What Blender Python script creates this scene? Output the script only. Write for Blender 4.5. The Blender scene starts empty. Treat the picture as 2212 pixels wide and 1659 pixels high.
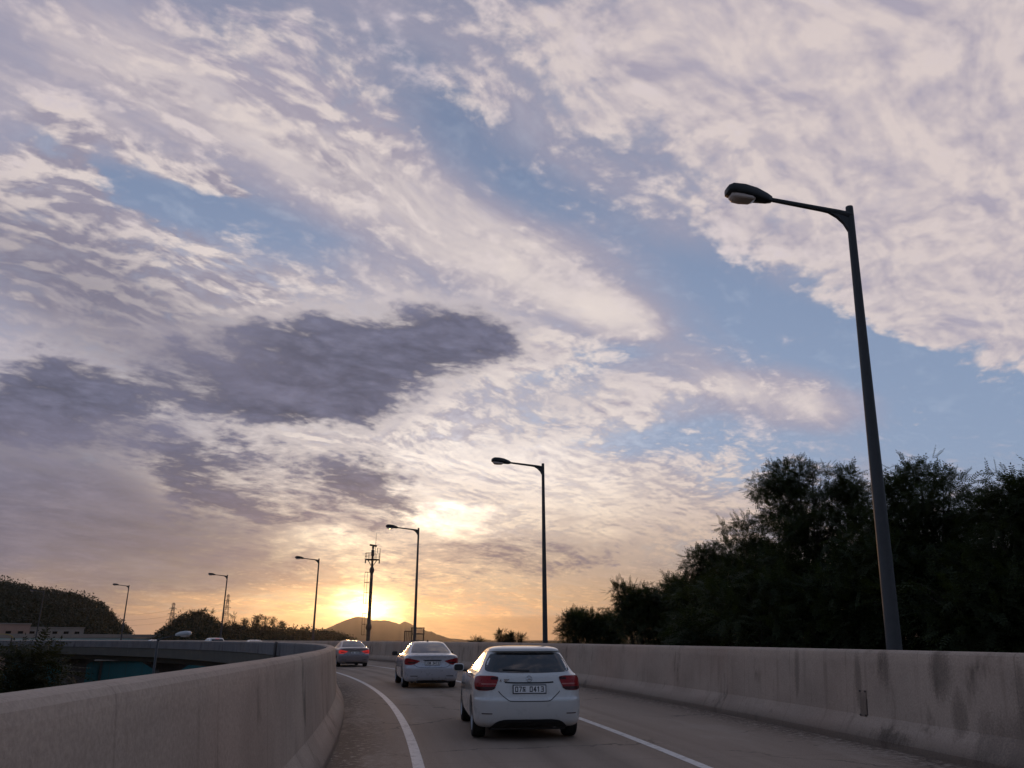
import bpy, bmesh, math, random
from mathutils import Vector, Matrix, Euler, noise
from mathutils.bvhtree import BVHTree
R = math.radians
scn = bpy.context.scene
COL = scn.collection
# ---------------------------------------------------------------- camera
cam = bpy.data.cameras.new('camera')
cam.sensor_fit = 'HORIZONTAL'; cam.sensor_width = 36.0; cam.lens = 36.0 * 1661 / 2212
cam.clip_start = 0.1; cam.clip_end = 60000
camo = bpy.data.objects.new('camera', cam); COL.objects.link(camo)
camo.location = (0, 0, 1.55); camo.rotation_euler = (R(90 + 18.34), 0, 0)
scn.camera = camo
# ---------------------------------------------------------------- exposure and sampling
vs = scn.view_settings
vs.view_transform = 'Standard'; vs.look = 'None'; vs.exposure = 0.0; vs.gamma = 1.0; vs.use_curve_mapping = False
cy = scn.cycles
cy.use_denoising = True; cy.use_adaptive_sampling = True; cy.adaptive_threshold = 0.015; cy.adaptive_min_samples = 24
cy.max_bounces = 5; cy.diffuse_bounces = 2; cy.glossy_bounces = 3
cy.transmission_bounces = 6; cy.transparent_max_bounces = 8; cy.volume_bounces = 0
cy.sample_clamp_indirect = 6.0; cy.caustics_reflective = False; cy.caustics_refractive = False
# ---------------------------------------------------------------- sun
SUN_AZ, SUN_EL = -10.2, 1.95
sd = Vector((math.sin(R(SUN_AZ)) * math.cos(R(SUN_EL)), math.cos(R(SUN_AZ)) * math.cos(R(SUN_EL)), math.sin(R(SUN_EL))))
sl = bpy.data.lights.new('sun', 'SUN'); sl.energy = 0.55; sl.angle = R(3.0); sl.color = (1.0, 0.52, 0.22)
slo = bpy.data.objects.new('sun', sl); COL.objects.link(slo); slo.rotation_euler = sd.to_track_quat('Z', 'Y').to_euler()
slo.location = (-20, 110, 60)

# ---------------------------------------------------------------- node expressions
class E:
    nt = None
    def __init__(s, v): s.v = v
    @staticmethod
    def node(t, **k):
        n = E.nt.nodes.new(t)
        for a, b in k.items(): setattr(n, a, b)
        return n
    @staticmethod
    def put(sock, v):
        if isinstance(v, E): v = v.v
        if isinstance(v, bpy.types.NodeSocket): E.nt.links.new(v, sock)
        elif v is not None: sock.default_value = v
    @staticmethod
    def m(op, a, b=None, c=None, clamp=False):
        n = E.node('ShaderNodeMath', operation=op, use_clamp=clamp)
        for i, v in enumerate((a, b, c)):
            if v is not None: E.put(n.inputs[i], v)
        return E(n.outputs[0])
    def __add__(s, o): return E.m('ADD', s, o)
    __radd__ = __add__
    def __sub__(s, o): return E.m('SUBTRACT', s, o)
    def __rsub__(s, o): return E.m('SUBTRACT', o, s)
    def __mul__(s, o): return E.m('MULTIPLY', s, o)
    __rmul__ = __mul__
    def __truediv__(s, o): return E.m('DIVIDE', s, o)
    def __pow__(s, o): return E.m('POWER', s, o)
    def clamp(s): return E.m('ADD', s, 0.0, clamp=True)
def fmax(a, b): return E.m('MAXIMUM', a, b)
def fmin(a, b): return E.m('MINIMUM', a, b)
def vm(op, a, b=None, scale=None):
    n = E.node('ShaderNodeVectorMath', operation=op)
    E.put(n.inputs[0], a)
    if b is not None: E.put(n.inputs[1], b)
    if scale is not None: E.put(n.inputs['Scale'], scale)
    return E(n.outputs['Value'] if op in ('DOT_PRODUCT', 'LENGTH', 'DISTANCE') else n.outputs['Vector'])
def sstep(a, lo, hi, o0=0.0, o1=1.0, kind='SMOOTHSTEP'):
    n = E.node('ShaderNodeMapRange', interpolation_type=kind)
    for i, v in enumerate((a, lo, hi, o0, o1)): E.put(n.inputs[i], v)
    return E(n.outputs[0])
def mix(f, a, b, mode='MIX', clamp=False):
    n = E.node('ShaderNodeMix', data_type='RGBA', blend_type=mode, clamp_result=clamp)
    E.put(n.inputs[0], f); E.put(n.inputs[6], rgb(a)); E.put(n.inputs[7], rgb(b))
    return E(n.outputs[2])
def rgb(v): return (v[0], v[1], v[2], 1.0) if isinstance(v, tuple) else v
def sep(v):
    n = E.node('ShaderNodeSeparateXYZ'); E.put(n.inputs[0], v); return [E(o) for o in n.outputs]
def comb(x, y, z):
    n = E.node('ShaderNodeCombineXYZ')
    for i, v in enumerate((x, y, z)): E.put(n.inputs[i], v)
    return E(n.outputs[0])
def ntex(v, scale, detail=4, rough=.5, dist=0.0, lac=2.0, color=False):
    n = E.node('ShaderNodeTexNoise')
    E.put(n.inputs['Vector'], v); n.inputs['Scale'].default_value = scale; n.inputs['Detail'].default_value = detail
    n.inputs['Roughness'].default_value = rough; n.inputs['Distortion'].default_value = dist; n.inputs['Lacunarity'].default_value = lac
    return E(n.outputs['Color'] if color else n.outputs[0])
def mapping(v, loc=(0, 0, 0), rot=(0, 0, 0), scale=(1, 1, 1), kind='POINT'):
    n = E.node('ShaderNodeMapping', vector_type=kind); E.put(n.inputs[0], v)
    n.inputs[1].default_value = loc; n.inputs[2].default_value = rot; n.inputs[3].default_value = scale
    return E(n.outputs[0])
SKY = {  # azimuth, elevation, turn, half-lengths (degrees), weight of each mass of cloud
 'soft': [(-8.1, 32.6, 4.4, 53.9, 45.7, 0.72), (-22.8, 6.8, 2.9, 48.9, 14.3, 0.3), (-38.2, 34.5, 24.0, 14.9, 10.3, 0.55), (-4.1, 29.5, -26.7, 24.0, 6.1, 0.36), (8.0, 23.6, -23.2, 6.7, 2.4, 0.5), (-24.3, 35.6, -15.9, 17.1, 5.2, 0.55), (29.9, 35.2, -37.8, 21.4, 12.1, 0.9), (35.2, 24.3, -43.3, 11.3, 7.3, 0.7), (18.6, 16.3, -8.5, 13.0, 3.0, 0.75), (25.0, 14.5, -6.6, 8.0, 1.9, 0.4), (10.1, 9.6, -1.7, 18.0, 3.6, 0.6), (-25.7, 6.7, 3.2, 21.8, 5.6, 0.7), (-36.0, 20.2, -21.5, 11.3, 8.1, 0.4), (-3.5, 35.7, -35.0, 10.6, 3.6, -0.6), (5.3, 31.1, -33.9, 8.7, 3.0, -0.45), (-7.4, 40.6, -39.1, 7.4, 2.5, -0.25), (15.3, 24.4, -26.7, 11.2, 3.1, -0.6), (24.1, 19.4, -21.3, 14.1, 3.8, -0.7), (33.2, 14.0, -18.5, 10.8, 4.4, -0.75), (-28.1, 28.7, -0.9, 9.3, 2.4, -0.75), (-19.3, 28.2, -9.4, 7.6, 2.6, -0.7), (-36.0, 30.2, -15.4, 2.9, 1.1, -0.5), (5.6, 20.0, 10.1, 7.4, 1.4, -0.9), (17.5, 11.6, -3.6, 7.8, 2.3, -1), (12.0, 13.6, -2.9, 7.9, 1.3, -0.6), (30.3, 12.0, -6.9, 7.2, 1.8, -0.8), (2.6, 15.2, -0.7, 4.1, 1.0, -0.5)],
 'tex': [(24.1, 19.7, -21.5, 13.6, 3.8, -0.3), (32.6, 14.7, -18.6, 10.2, 4.4, -0.3), (14.6, 24.8, -26.4, 10.6, 3.0, -0.35), (-2.3, 34.7, -35.8, 10.0, 3.3, -0.18), (-25.9, 28.9, -1.9, 9.0, 2.3, -0.35), (28.3, 11.9, -6.4, 10.1, 2.4, -0.2), (-8.1, 31.3, -24.7, 17.5, 4.0, 0.22), (-19.7, 34.4, -17.5, 13.2, 4.4, 0.2), (25.8, 40.2, -31.2, 24.1, 11.4, 1.2), (35.8, 27.0, -47.5, 14.9, 11.1, 1.2), (24.3, 25.4, -33.7, 13.2, 4.3, 0.65), (13.8, 32.1, -36.4, 12.1, 5.4, 0.42), (31.9, 19.9, -25.6, 8.0, 2.4, 0.5), (1.9, 41.5, -29.1, 10.5, 4.6, 0.45), (-3.6, 39.0, -31.3, 4.1, 2.5, 0.5), (-16.6, 39.1, -21.5, 9.8, 4.3, 0.55), (-11.5, 35.8, -28.2, 5.4, 2.3, 0.3), (-30.2, 39.1, -6.5, 12.6, 4.3, 0.5), (-24.5, 30.6, -10.5, 4.1, 1.4, 0.85), (-29.9, 31.2, -3.2, 6.4, 1.6, 0.75), (-36.8, 31.3, -20.4, 3.8, 2.2, 0.75), (-32.5, 34.7, -7.9, 9.6, 2.6, 0.35), (-33.4, 27.7, -40.5, 2.9, 2.0, 0.6), (-36.8, 27.5, 7.3, 2.4, 1.4, 0.65), (-16.7, 33.5, -32.0, 4.3, 1.4, 0.35), (-29.7, 23.5, -18.8, 16.9, 5.7, 0.9), (-17.8, 23.8, -18.7, 8.5, 3.9, 0.45), (0.9, 19.4, 11.7, 10.8, 2.9, 0.75), (6.2, 15.6, 4.3, 11.8, 2.6, 0.7), (10.5, 17.4, 12.0, 5.9, 2.0, 0.35), (2.7, 21.4, 24.0, 4.1, 1.5, 0.6), (-7.0, 15.6, 9.9, 3.1, 0.8, 0.45), (-5.5, 13.1, -0.8, 17.6, 2.9, 0.75), (4.7, 12.1, -11.0, 6.4, 1.4, 0.7), (14.9, 12.1, -8.3, 4.4, 2.3, 0.28), (21.8, 16.1, -8.5, 6.9, 1.4, 0.3), (8.4, 9.5, -1.4, 18.3, 3.3, 0.62), (11.6, 6.9, -1.4, 15.0, 2.6, 0.4), (-16.1, 13.3, -1.4, 12.7, 3.3, 0.35), (29.9, 14.5, -8.2, 1.3, 0.9, 0.6), (-3.6, 4.8, 0.3, 19.6, 1.9, 0.25)],
 'dark': [(-21.3, 19.3, -16.1, 5.3, 1.9, -0.35), (-2.3, 21.5, 18.8, 3.4, 1.7, 0.45), (-15.6, 16.0, 12.7, 5.9, 1.8, 0.45), (-12.4, 17.9, 16.1, 4.0, 1.5, 0.3), (-26.4, 17.8, -2.4, 3.5, 0.9, -0.45), (-30.7, 17.4, 4.3, 3.8, 0.9, -0.4), (24.1, 19.7, -21.5, 13.6, 3.8, -0.5), (32.6, 14.7, -18.6, 10.2, 4.4, -0.3), (14.6, 24.8, -26.4, 10.6, 3.0, -0.35), (-2.3, 34.7, -35.8, 10.0, 3.3, -0.18), (-25.9, 28.9, -1.9, 9.0, 2.3, -0.35), (28.3, 11.9, -6.4, 10.1, 2.4, -0.2), (29.4, 32.4, -36.7, 17.4, 12.4, -0.35), (-10.1, 21.0, 9.7, 13.0, 4.6, 1), (-5.0, 22.0, -3.1, 6.9, 3.1, 0.55), (-14.8, 18.3, 15.0, 10.7, 4.7, 0.8), (-28.9, 15.4, 12.9, 11.8, 3.8, 1.1), (-33.2, 13.4, 1.6, 7.5, 3.5, 0.9), (-31.0, 11.0, 2.0, 9.5, 2.3, 0.7), (-23.5, 19.5, -18.6, 8.1, 3.5, 0.22), (-32.2, 18.4, -5.0, 8.3, 2.9, 0.42), (-19.6, 21.9, -18.8, 8.4, 3.2, 0.35), (-16.3, 16.0, 9.8, 7.9, 2.0, 0.45), (-22.4, 10.6, -1.0, 4.3, 1.7, 0.75), (-16.8, 10.7, -3.0, 8.5, 2.6, 0.85), (-15.6, 7.8, -1.9, 6.5, 1.3, 0.5), (-20.4, 6.0, -1.9, 4.9, 0.9, 0.4), (-9.9, 10.6, -28.0, 4.4, 3.6, 0.9), (-20.0, 14.0, 9.3, 8.3, 1.9, 0.3), (-14.0, 12.1, -5.2, 6.6, 1.6, 0.4), (-18.2, 8.3, 2.7, 11.0, 2.5, 0.4), (4.8, 17.0, 4.6, 8.1, 1.7, 0.55), (0.5, 13.7, 3.9, 8.9, 1.7, 0.45), (0.5, 5.6, 2.9, 13.8, 2.4, 1), (4.7, 1.6, -0.1, 12.6, 0.9, 0.4), (-19.1, 5.5, 1.9, 9.5, 1.5, 0.35), (-22.2, 8.7, 3.5, 6.1, 1.9, 0.25), (-0.9, 3.6, 2.0, 9.3, 0.8, 0.35), (-35.8, 35.5, 0.3, 1.3, 0.7, 0.6), (-37.7, 35.0, 1.1, 1.0, 0.7, 0.55)],
 'grey': [(-30.2, 21.5, -15.2, 20.1, 7.1, 0.68), (-17.2, 17.9, 9.6, 13.3, 4.0, 0.25), (-33.0, 9.4, 1.3, 17.6, 5.6, 0.8), (-29.6, 5.9, 3.3, 20.7, 4.8, 0.85), (-19.0, 4.4, 1.5, 15.3, 2.7, 0.35), (-25.6, 12.5, 10.4, 7.7, 2.2, 0.3), (-34.7, 13.2, 9.0, 6.7, 4.0, 0.3), (-20.6, 7.9, 2.9, 8.1, 2.5, 0.2)],
 'spot': [(-10.2, 2.1, 0.4, 3.7, 0.7, 26), (-8.6, 3.2, 5.4, 2.3, 0.4, 8), (1.8, 5.9, 3.7, 2.0, 0.3, 3), (-3.5, 3.8, 3.1, 10.0, 0.5, 2.5), (1.5, 2.8, 1.9, 8.5, 0.4, 1.5), (-5.7, 8.4, -3.1, 6.4, 1.7, 12), (-7.1, 8.9, 1.1, 2.4, 1.3, 4), (-11.6, 5.8, 1.2, 6.3, 1.3, 10), (-9.2, 5.2, 0.8, 3.0, 0.8, 4), (-1.3, 11.5, -7.7, 11.5, 4.4, 2.4), (-3.7, 13.0, 0.8, 10.3, 2.0, 1.6), (-8.4, 4.2, 5.5, 3.0, 0.5, 10), (-20.6, 8.2, -7.3, 3.7, 0.9, 1.3), (-24.3, 4.8, -3.1, 5.0, 0.8, 1), (-13.2, 10.2, -17.7, 6.7, 1.9, 1.3), (3.2, 9.1, 1.5, 11.9, 1.0, 1), (-7.1, 2.3, 3.2, 7.9, 0.6, 3), (-14.8, 1.9, -1.5, 8.3, 0.6, 2.5)],
}
TUNE = {'sky': (2.2, 2.1, 2.2), 'pale': (3.2, 4.0, 5.7), 'pale_low': (4.0, 2.65, 1.95), 'lit_far': (6.9, 5.95, 5.8), 'lit_near': (8.8, 7.8, 7.1), 'lit_low': (6.6, 4.5, 2.8),
        'shade': (3.9, 3.55, 4.4), 'shade_near': (3.7, 3.3, 4.0), 'shade_low': (2.75, 1.9, 1.6), 'dark': (1.2, 1.22, 1.8), 'dark_low': (2.2, 1.55, 1.45), 'grey': (1.75, 1.68, 2.35), 'grey_low': (2.3, 1.7, 1.65), 'bank': (3.3, 2.05, 1.6)}
# ---------------------------------------------------------------- world: Nishita sky with decks of cloud
def build_world():
    w = bpy.data.worlds.new('World'); scn.world = w; w.use_nodes = True
    nt = w.node_tree; nt.nodes.clear(); E.nt = nt
    STR = 0.1
    d = E(E.node('ShaderNodeTexCoord').outputs['Generated'])
    x, y, z = sep(d)
    sky = E.node('ShaderNodeTexSky', sky_type='NISHITA', sun_disc=False)
    sky.sun_elevation = R(SUN_EL); sky.sun_rotation = R(SUN_AZ); sky.air_density = 1.0; sky.dust_density = 1.0; sky.ozone_density = 3.0
    # plane of the cloud deck
    zz = fmax(z, 0.0) + 0.20
    p = comb(x / zz, y / zz, 0.0)
    wobv = vm('SUBTRACT', ntex(p, 1.6, 2, .5, color=True), (.5, .5, .5))
    wf = vm('SUBTRACT', ntex(p, 6.0, 3, .6, color=True), (.5, .5, .5))
    # masses of cloud are laid out in the stereographic plane about north
    def stereo(v):
        a, b, c = sep(v); k = E.m('DIVIDE', 1.0, fmax(b + 1.0, .02))
        return a * k, c * k
    def splat(v): return [comb(t, t, t) for t in [q * .5 + .5 for q in stereo(v)]]                # 0..1 over the dome
    import numpy as np
    KU = np.concatenate([np.linspace(-1, -.36, 12)[:-1], np.linspace(-.36, .36, 73), np.linspace(.36, 1, 12)[1:]])
    KV = np.concatenate([np.linspace(-.02, .5, 60), np.linspace(.5, 1, 9)[1:]])
    def curves(sock, xs, ys):
        """three functions of one coordinate in a single RGB Curves node"""
        n = E.node('ShaderNodeRGBCurve'); mp = n.mapping; mp.use_clip = False; mp.extend = 'HORIZONTAL'
        for ch in range(3):
            pt = mp.curves[ch].points; pt[0].location = (xs[0], ys[ch][0]); pt[1].location = (xs[-1], ys[ch][-1])
            for x_, y_ in zip(xs[1:-1], ys[ch][1:-1]): pt.new(float(x_), float(y_))
        mp.update(); E.put(n.inputs[1], sock); return E(n.outputs[0])
    def field(name, sp, rank, smooth=False, grow=1.0):
        """the masses of cloud in SKY[name], summed over the stereographic plane and written as a short sum of products of curves"""
        F = np.zeros((len(KV), len(KU)))
        for az, el, rot, r1, r2, amp in SKY[name]:
            a, e, t = R(az), R(el), R(rot); r1 *= grow; r2 *= grow
            c = Vector((math.sin(a) * math.cos(e), math.cos(a) * math.cos(e), math.sin(e)))
            rt = Vector((math.cos(a), -math.sin(a), 0)); up = Vector((-math.sin(a) * math.sin(e), -math.cos(a) * math.sin(e), math.cos(e)))
            e1 = rt * math.cos(t) + up * math.sin(t); e2 = c.cross(e1)
            st = lambda v: Vector((v.x / (1 + v.y), v.z / (1 + v.y)))
            q = st(c); u = (st((c + e1 * .01).normalized()) - q) / .01; v = (st((c + e2 * .01).normalized()) - q) / .01
            M = Matrix(((u.x * R(r1), v.x * R(r2)), (u.y * R(r1), v.y * R(r2)))).inverted()
            X, Y = np.meshgrid(KU - q.x, KV - q.y); g = np.maximum(1 - (M[0][0] * X + M[0][1] * Y) ** 2 - (M[1][0] * X + M[1][1] * Y) ** 2, 0)
            F += amp * (g * g if smooth else g)
        A, S, B = np.linalg.svd(F, full_matrices=False); A = A * np.sqrt(S); B = (B.T * np.sqrt(S)).T
        tot = None
        for i in range(0, rank, 3):
            f = vm('DOT_PRODUCT', curves(sp[0], KU * .5 + .5, B[i:i + 3]), curves(sp[1], KV * .5 + .5, A[:, i:i + 3].T))
            tot = f if tot is None else tot + f
        return tot
    dw = splat(vm('ADD', d, vm('ADD', vm('SCALE', wobv, scale=0.12), vm('SCALE', wf, scale=0.07))))
    ds = splat(vm('ADD', d, vm('SCALE', wobv, scale=0.10)))
    # angle to the sun and height above the horizon
    ang = E.m('ARCCOSINE', fmin(vm('DOT_PRODUCT', d, tuple(sd)), 0.999999)) * (180 / math.pi)
    elv = E.m('ARCSINE', z) * (180 / math.pi)
    near = sstep(ang, 50.0, 5.0)
    low = sstep(elv, 15.0, 1.0)
    lown = low * sstep(ang, 34.0, 8.0)
    # noises in the deck plane; streets of cloud run at 45 degrees
    pw = vm('ADD', p, vm('SCALE', wobv, scale=.22))
    ps = mapping(pw, (0, 0, 0), (0, 0, R(45)), (1.5, .85, 1), 'TEXTURE')
    nA = ntex(ps, 2.2, 5, .55) - .5
    lf = sstep(x, 0.08, -.25)
    nBv = ps
    nB = ntex(nBv, 9.0, 6, .60, .3)
    nB2 = ntex(vm('ADD', nBv, (0.012, 0.022, 0.0)), 9.0, 3, .60, .3)
    relief = nB - nB2
    nB = nB - .5
    nC = ntex(pw, 30.0, 5, .66) - .5
    nS = ntex(mapping(pw, (2.0, 1.0, 0), (0, 0, R(45)), (3.2, .55, 1), 'TEXTURE'), 4.5, 6, .62) - .5         # fibres along the streets
    vn = E.node('ShaderNodeTexVoronoi', feature='SMOOTH_F1', voronoi_dimensions='2D'); vn.normalize = True
    E.put(vn.inputs['Vector'], vm('ADD', mapping(pw, (0, 0, 0), (0, 0, R(45)), (1.25, .9, 1), 'TEXTURE'), vm('SCALE', wf, scale=.10)))
    vn.inputs['Scale'].default_value = 15.0; vn.inputs['Detail'].default_value = 2.0; vn.inputs['Roughness'].default_value = .6; vn.inputs['Smoothness'].default_value = .6
    puff = .345 - E(vn.outputs['Distance'])                                                             # rounded cells of altocumulus
    # clear sky
    base = mix(1.0, E(sky.outputs[0]), TUNE['sky'], 'MULTIPLY')
    base = mix(sstep(elv, 48, 0, .35, .80), base, mix(sstep(elv, 12, 2) * sstep(ang, 75, 15), TUNE['pale'], TUNE['pale_low']))
    # colours of lit and shaded cloud
    litc = mix(low, mix(near, TUNE['lit_far'], TUNE['lit_near']), TUNE['lit_low'])
    shadec = mix(low, mix(near, TUNE['shade'], TUNE['shade_near']), TUNE['shade_low'])
    # haze bank on the horizon
    bank = sstep(elv + (ntex(comb(x * 3.0, 0.0, 0.0), 2.0, 3) - .5) * .4, 1.75, 1.25)
    bankc = mix(sstep(ang, 30, 2), TUNE['bank'], (5.2, 2.6, 1.0))
    bankc = mix(sstep(x, -.25, -.6), bankc, (3.1, 2.15, 1.95))
    g1 = E.m('EXPONENT', (E.m('SQRT', (elv - SUN_EL) * (elv - SUN_EL) * 2.2 + ang * ang * .8) / 0.70) * -1.0) * 90.0
    sq = elv - SUN_EL
    hx = vm('DOT_PRODUCT', d, (math.cos(R(SUN_AZ)), -math.sin(R(SUN_AZ)), 0)) * (180 / math.pi)
    el2 = E.m('SQRT', (hx / 2.8) * (hx / 2.8) + sq * sq)
    g2 = E.m('EXPONENT', (el2 / 1.3) * -1.0) * 7.0
    g3 = E.m('EXPONENT', (ang / 12.0) * -1.0) * 1.4
    ga = vm('SCALE', (1.0, .68, .26), scale=g1)
    gb = vm('ADD', vm('SCALE', (1.0, .54, .11), scale=g2), vm('SCALE', (1.0, .80, .52), scale=g3))
    spotc = mix(low, (1.0, .93, .80), (1.0, .75, .32))
    gap = fmax((nB * 1.5 + nC * 1.1 + puff * 1.2 + nA * .5) * -1.0 - .03, 0.0)                          # breaks in the cloud where the light comes through
    gapl = gap * (E.m('EXPONENT', (ang / 10.0) * -1.0) * 11.0 + E.m('EXPONENT', (ang / 30.0) * -1.0) * 3.0)
    wisp = fmax(0.8 + nB * 2.5 + nA * 1.5, 0.0)
    tn = nA * .9 + nB * 1.2 + nC * 1.0 + puff * 1.5
    kn = nA * 1.7 + nB * 2.6 + nC * 1.3 + puff * 1.3
    sn = nA * .35 + nS * .9 + nC * .2; sn2 = nA * .4 + nS * 1.2 + nC * .4 + puff * .5 - .14
    sh = (.40 + lf * .36 - relief * (2.8 + lf * 5.0) - nC * .9 - nA * .5 - nB * (.6 + lf * .6) - puff * 1.3).clamp()
    decks = mix(sh, litc, mix(lf * sstep(elv, 40, 28) * .6, shadec, (2.3, 2.15, 2.9))); half = mix(.7, litc, shadec); darkc = mix(lown, TUNE['dark'], TUNE['dark_low'])
    dmod = 1.0 + nB * 1.6 + nA * .5 + nC * .7 + puff * .8
    bank = bank * .8
    floor = sstep(z, 0.0, -.03)
    soft = field('soft', ds, 12, True); texf = field('tex', dw, 18); dark = field('dark', dw, 15, True, 1.36); grey = field('grey', ds, 6, True); spots = field('spot', dw, 9)
    # thin high veil
    c = mix(sstep(sn + soft, -.1, 1.1, 0, .95), base, mix(sstep(sn2 + soft, .55, 1.35), shadec, litc))
    # mottled deck
    c = mix(sstep(tn + texf, .20, .90, 0, .92), c, decks)
    # heavy cloud: dark core, lit rim
    k = kn + dark * 1.16
    kcov = sstep(k, -.15, 1.7); core = sstep(k, .30, 1.9)
    dk = vm('SCALE', mix(core, half, darkc), scale=dmod)
    dk = mix((relief * -2.2 * (1.0 - core)).clamp(), dk, litc)
    c = mix(kcov * .97, c, dk)
    c = mix((kcov * (1.0 - kcov) * 4.0 * near * .42).clamp(), c, litc)
    c = mix(sstep(grey + nA * .35 + nB * .30 + nC * .1, .0, 1.0, 0, .9), c, vm('SCALE', mix(lown, TUNE['grey'], TUNE['grey_low']), scale=1.0 + nB * .8 + nA * .5 + nC * .3))
    c = mix(bank, c, bankc)
    # light of the sun through the cloud
    c = vm('ADD', c, vm('SCALE', spotc, scale=gapl * fmax(1.0 - kcov * 1.05, .0) * fmax(1.0 - grey * .75, .1) * (1.0 - bank)))
    c = vm('ADD', c, vm('ADD', ga, vm('SCALE', gb, scale=fmax(1.0 - kcov * .85, .05) * fmax(1.0 - grey * .6, .2))))
    c = vm('ADD', c, vm('SCALE', spotc, scale=spots * fmax(1.0 - kcov * .9, .0) * wisp))
    c = vm('SCALE', c, scale=sstep(ang, 75.0, 170.0, 1.0, .62))           # the sky opposite a low sun is dimmer
    c = mix(floor, c, (1.6, 1.3, 1.1))
    bg = E.node('ShaderNodeBackground'); E.put(bg.inputs[0], c); bg.inputs[1].default_value = STR
    out = E.node('ShaderNodeOutputWorld'); nt.links.new(bg.outputs[0], out.inputs[0])
    w.cycles.sampling_method = 'MANUAL'; w.cycles.sample_map_resolution = 512
build_world()
# ---------------------------------------------------------------- mesh helpers
rnd = random.Random(7)
def tag(o, label=None, cat=None, group=None, kind=None):
    if label: o['label'] = label
    if cat: o['category'] = cat
    if group: o['group'] = group
    if kind: o['kind'] = kind
    return o
def empty(name, loc=(0, 0, 0), rz=0.0, parent=None):
    o = bpy.data.objects.new(name, None); COL.objects.link(o)
    o.location = loc; o.rotation_euler = (0, 0, rz); o.parent = parent; o.empty_display_size = .3
    return o
class MB:
    """collects vertices and faces; build() links them as one mesh object"""
    def __init__(s): s.v = []; s.f = []
    def add(s, vs, fs):
        n = len(s.v); s.v += [tuple(v) for v in vs]; s.f += [tuple(i + n for i in f) for f in fs]
    def box(s, a, b, M=None):
        x0, y0, z0 = a; x1, y1, z1 = b
        vs = [Vector(p) for p in ((x0, y0, z0), (x1, y0, z0), (x1, y1, z0), (x0, y1, z0), (x0, y0, z1), (x1, y0, z1), (x1, y1, z1), (x0, y1, z1))]
        if M: vs = [M @ v for v in vs]
        s.add(vs, [(3, 2, 1, 0), (4, 5, 6, 7), (0, 1, 5, 4), (1, 2, 6, 5), (2, 3, 7, 6), (3, 0, 4, 7)])
    def tube(s, pts, rad, n=8, caps=True, flat=1.0):
        pts = [Vector(p) for p in pts]; rad = rad if isinstance(rad, (list, tuple)) else [rad] * len(pts)
        rings = []; up = None
        for i, p in enumerate(pts):
            t = (pts[min(i + 1, len(pts) - 1)] - pts[max(i - 1, 0)]).normalized()
            if up is None: up = t.orthogonal().normalized() if abs(t.z) > .95 else Vector((0, 0, 1))
            a = t.cross(up)
            a = t.orthogonal() if a.length < 1e-4 else a
            a.normalize(); b = a.cross(t)
            rings.append([p + (a * math.cos(2 * math.pi * k / n) + b * math.sin(2 * math.pi * k / n) * flat) * rad[i] for k in range(n)])
        vs = [v for r in rings for v in r]; fs = []
        for i in range(len(rings) - 1):
            for k in range(n): fs.append((i * n + k, i * n + (k + 1) % n, (i + 1) * n + (k + 1) % n, (i + 1) * n + k))
        if caps: fs += [tuple(range(n))[::-1], tuple(range((len(rings) - 1) * n, len(rings) * n))]
        s.add(vs, fs)
    def lathe(s, prof, n=24, axis='z', M=None):
        vs = []; fs = []
        for r, h in prof:
            for k in range(n):
                a = 2 * math.pi * k / n; c, d = r * math.cos(a), r * math.sin(a)
                v = Vector((c, d, h)) if axis == 'z' else Vector((h, c, d))
                vs.append(M @ v if M else v)
        for i in range(len(prof) - 1):
            for k in range(n): fs.append((i * n + k, i * n + (k + 1) % n, (i + 1) * n + (k + 1) % n, (i + 1) * n + k))
        s.add(vs, fs)
    def mesh(s, name, mat, smooth=False):
        me = bpy.data.meshes.new(name); me.from_pydata(s.v, [], s.f); me.materials.append(mat)
        if smooth: me.polygons.foreach_set('use_smooth', [True] * len(me.polygons))
        me.update(); return me
    def build(s, name, mat, parent=None, smooth=False, loc=None):
        o = bpy.data.objects.new(name, s.mesh(name, mat, smooth)); COL.objects.link(o); o.parent = parent
        if loc: o.location = loc
        return o
def obj(name, me, parent=None):
    o = bpy.data.objects.new(name, me); COL.objects.link(o); o.parent = parent; return o
def copy_tree(o, parent=None):
    c = o.copy(); COL.objects.link(c); c.parent = parent
    for ch in list(o.children): copy_tree(ch, c)
    return c
def bevel(o, w=.01, seg=2):
    m = o.modifiers.new('bevel', 'BEVEL'); m.width = w; m.segments = seg; m.limit_method = 'ANGLE'; return o
# ---------------------------------------------------------------- materials
MATS = {}
def principled(name):
    m = bpy.data.materials.new(name); m.use_nodes = True; nt = m.node_tree; E.nt = nt
    b = nt.nodes['Principled BSDF']; MATS[name] = m
    return m, nt, b
def plain(name, col, rough=.6, metal=0.0, coat=0.0, var=.12, scale=6.0, emit=None, spec=.5, bump=0.0):
    m, nt, b = principled(name)
    v = E(E.node('ShaderNodeTexCoord').outputs['Object'])
    n = ntex(v, scale, 5, .6)
    c = mix(n, tuple(t * (1 - var) for t in col), tuple(min(1, t * (1 + var)) for t in col))
    E.put(b.inputs['Base Color'], c); E.put(b.inputs['Roughness'], sstep(n, .2, .8, max(.02, rough - .06), min(1, rough + .06)))
    b.inputs['Metallic'].default_value = metal; b.inputs['Coat Weight'].default_value = coat; b.inputs['Coat Roughness'].default_value = .06
    b.inputs['Specular IOR Level'].default_value = spec
    if emit:
        b.inputs['Emission Color'].default_value = (*emit[0], 1); b.inputs['Emission Strength'].default_value = emit[1]
    if bump:
        bn = E.node('ShaderNodeBump'); bn.inputs['Strength'].default_value = bump; bn.inputs['Distance'].default_value = .02
        E.put(bn.inputs['Height'], ntex(v, scale * 8, 4, .6)); nt.links.new(bn.outputs[0], b.inputs['Normal'])
    return m
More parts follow.
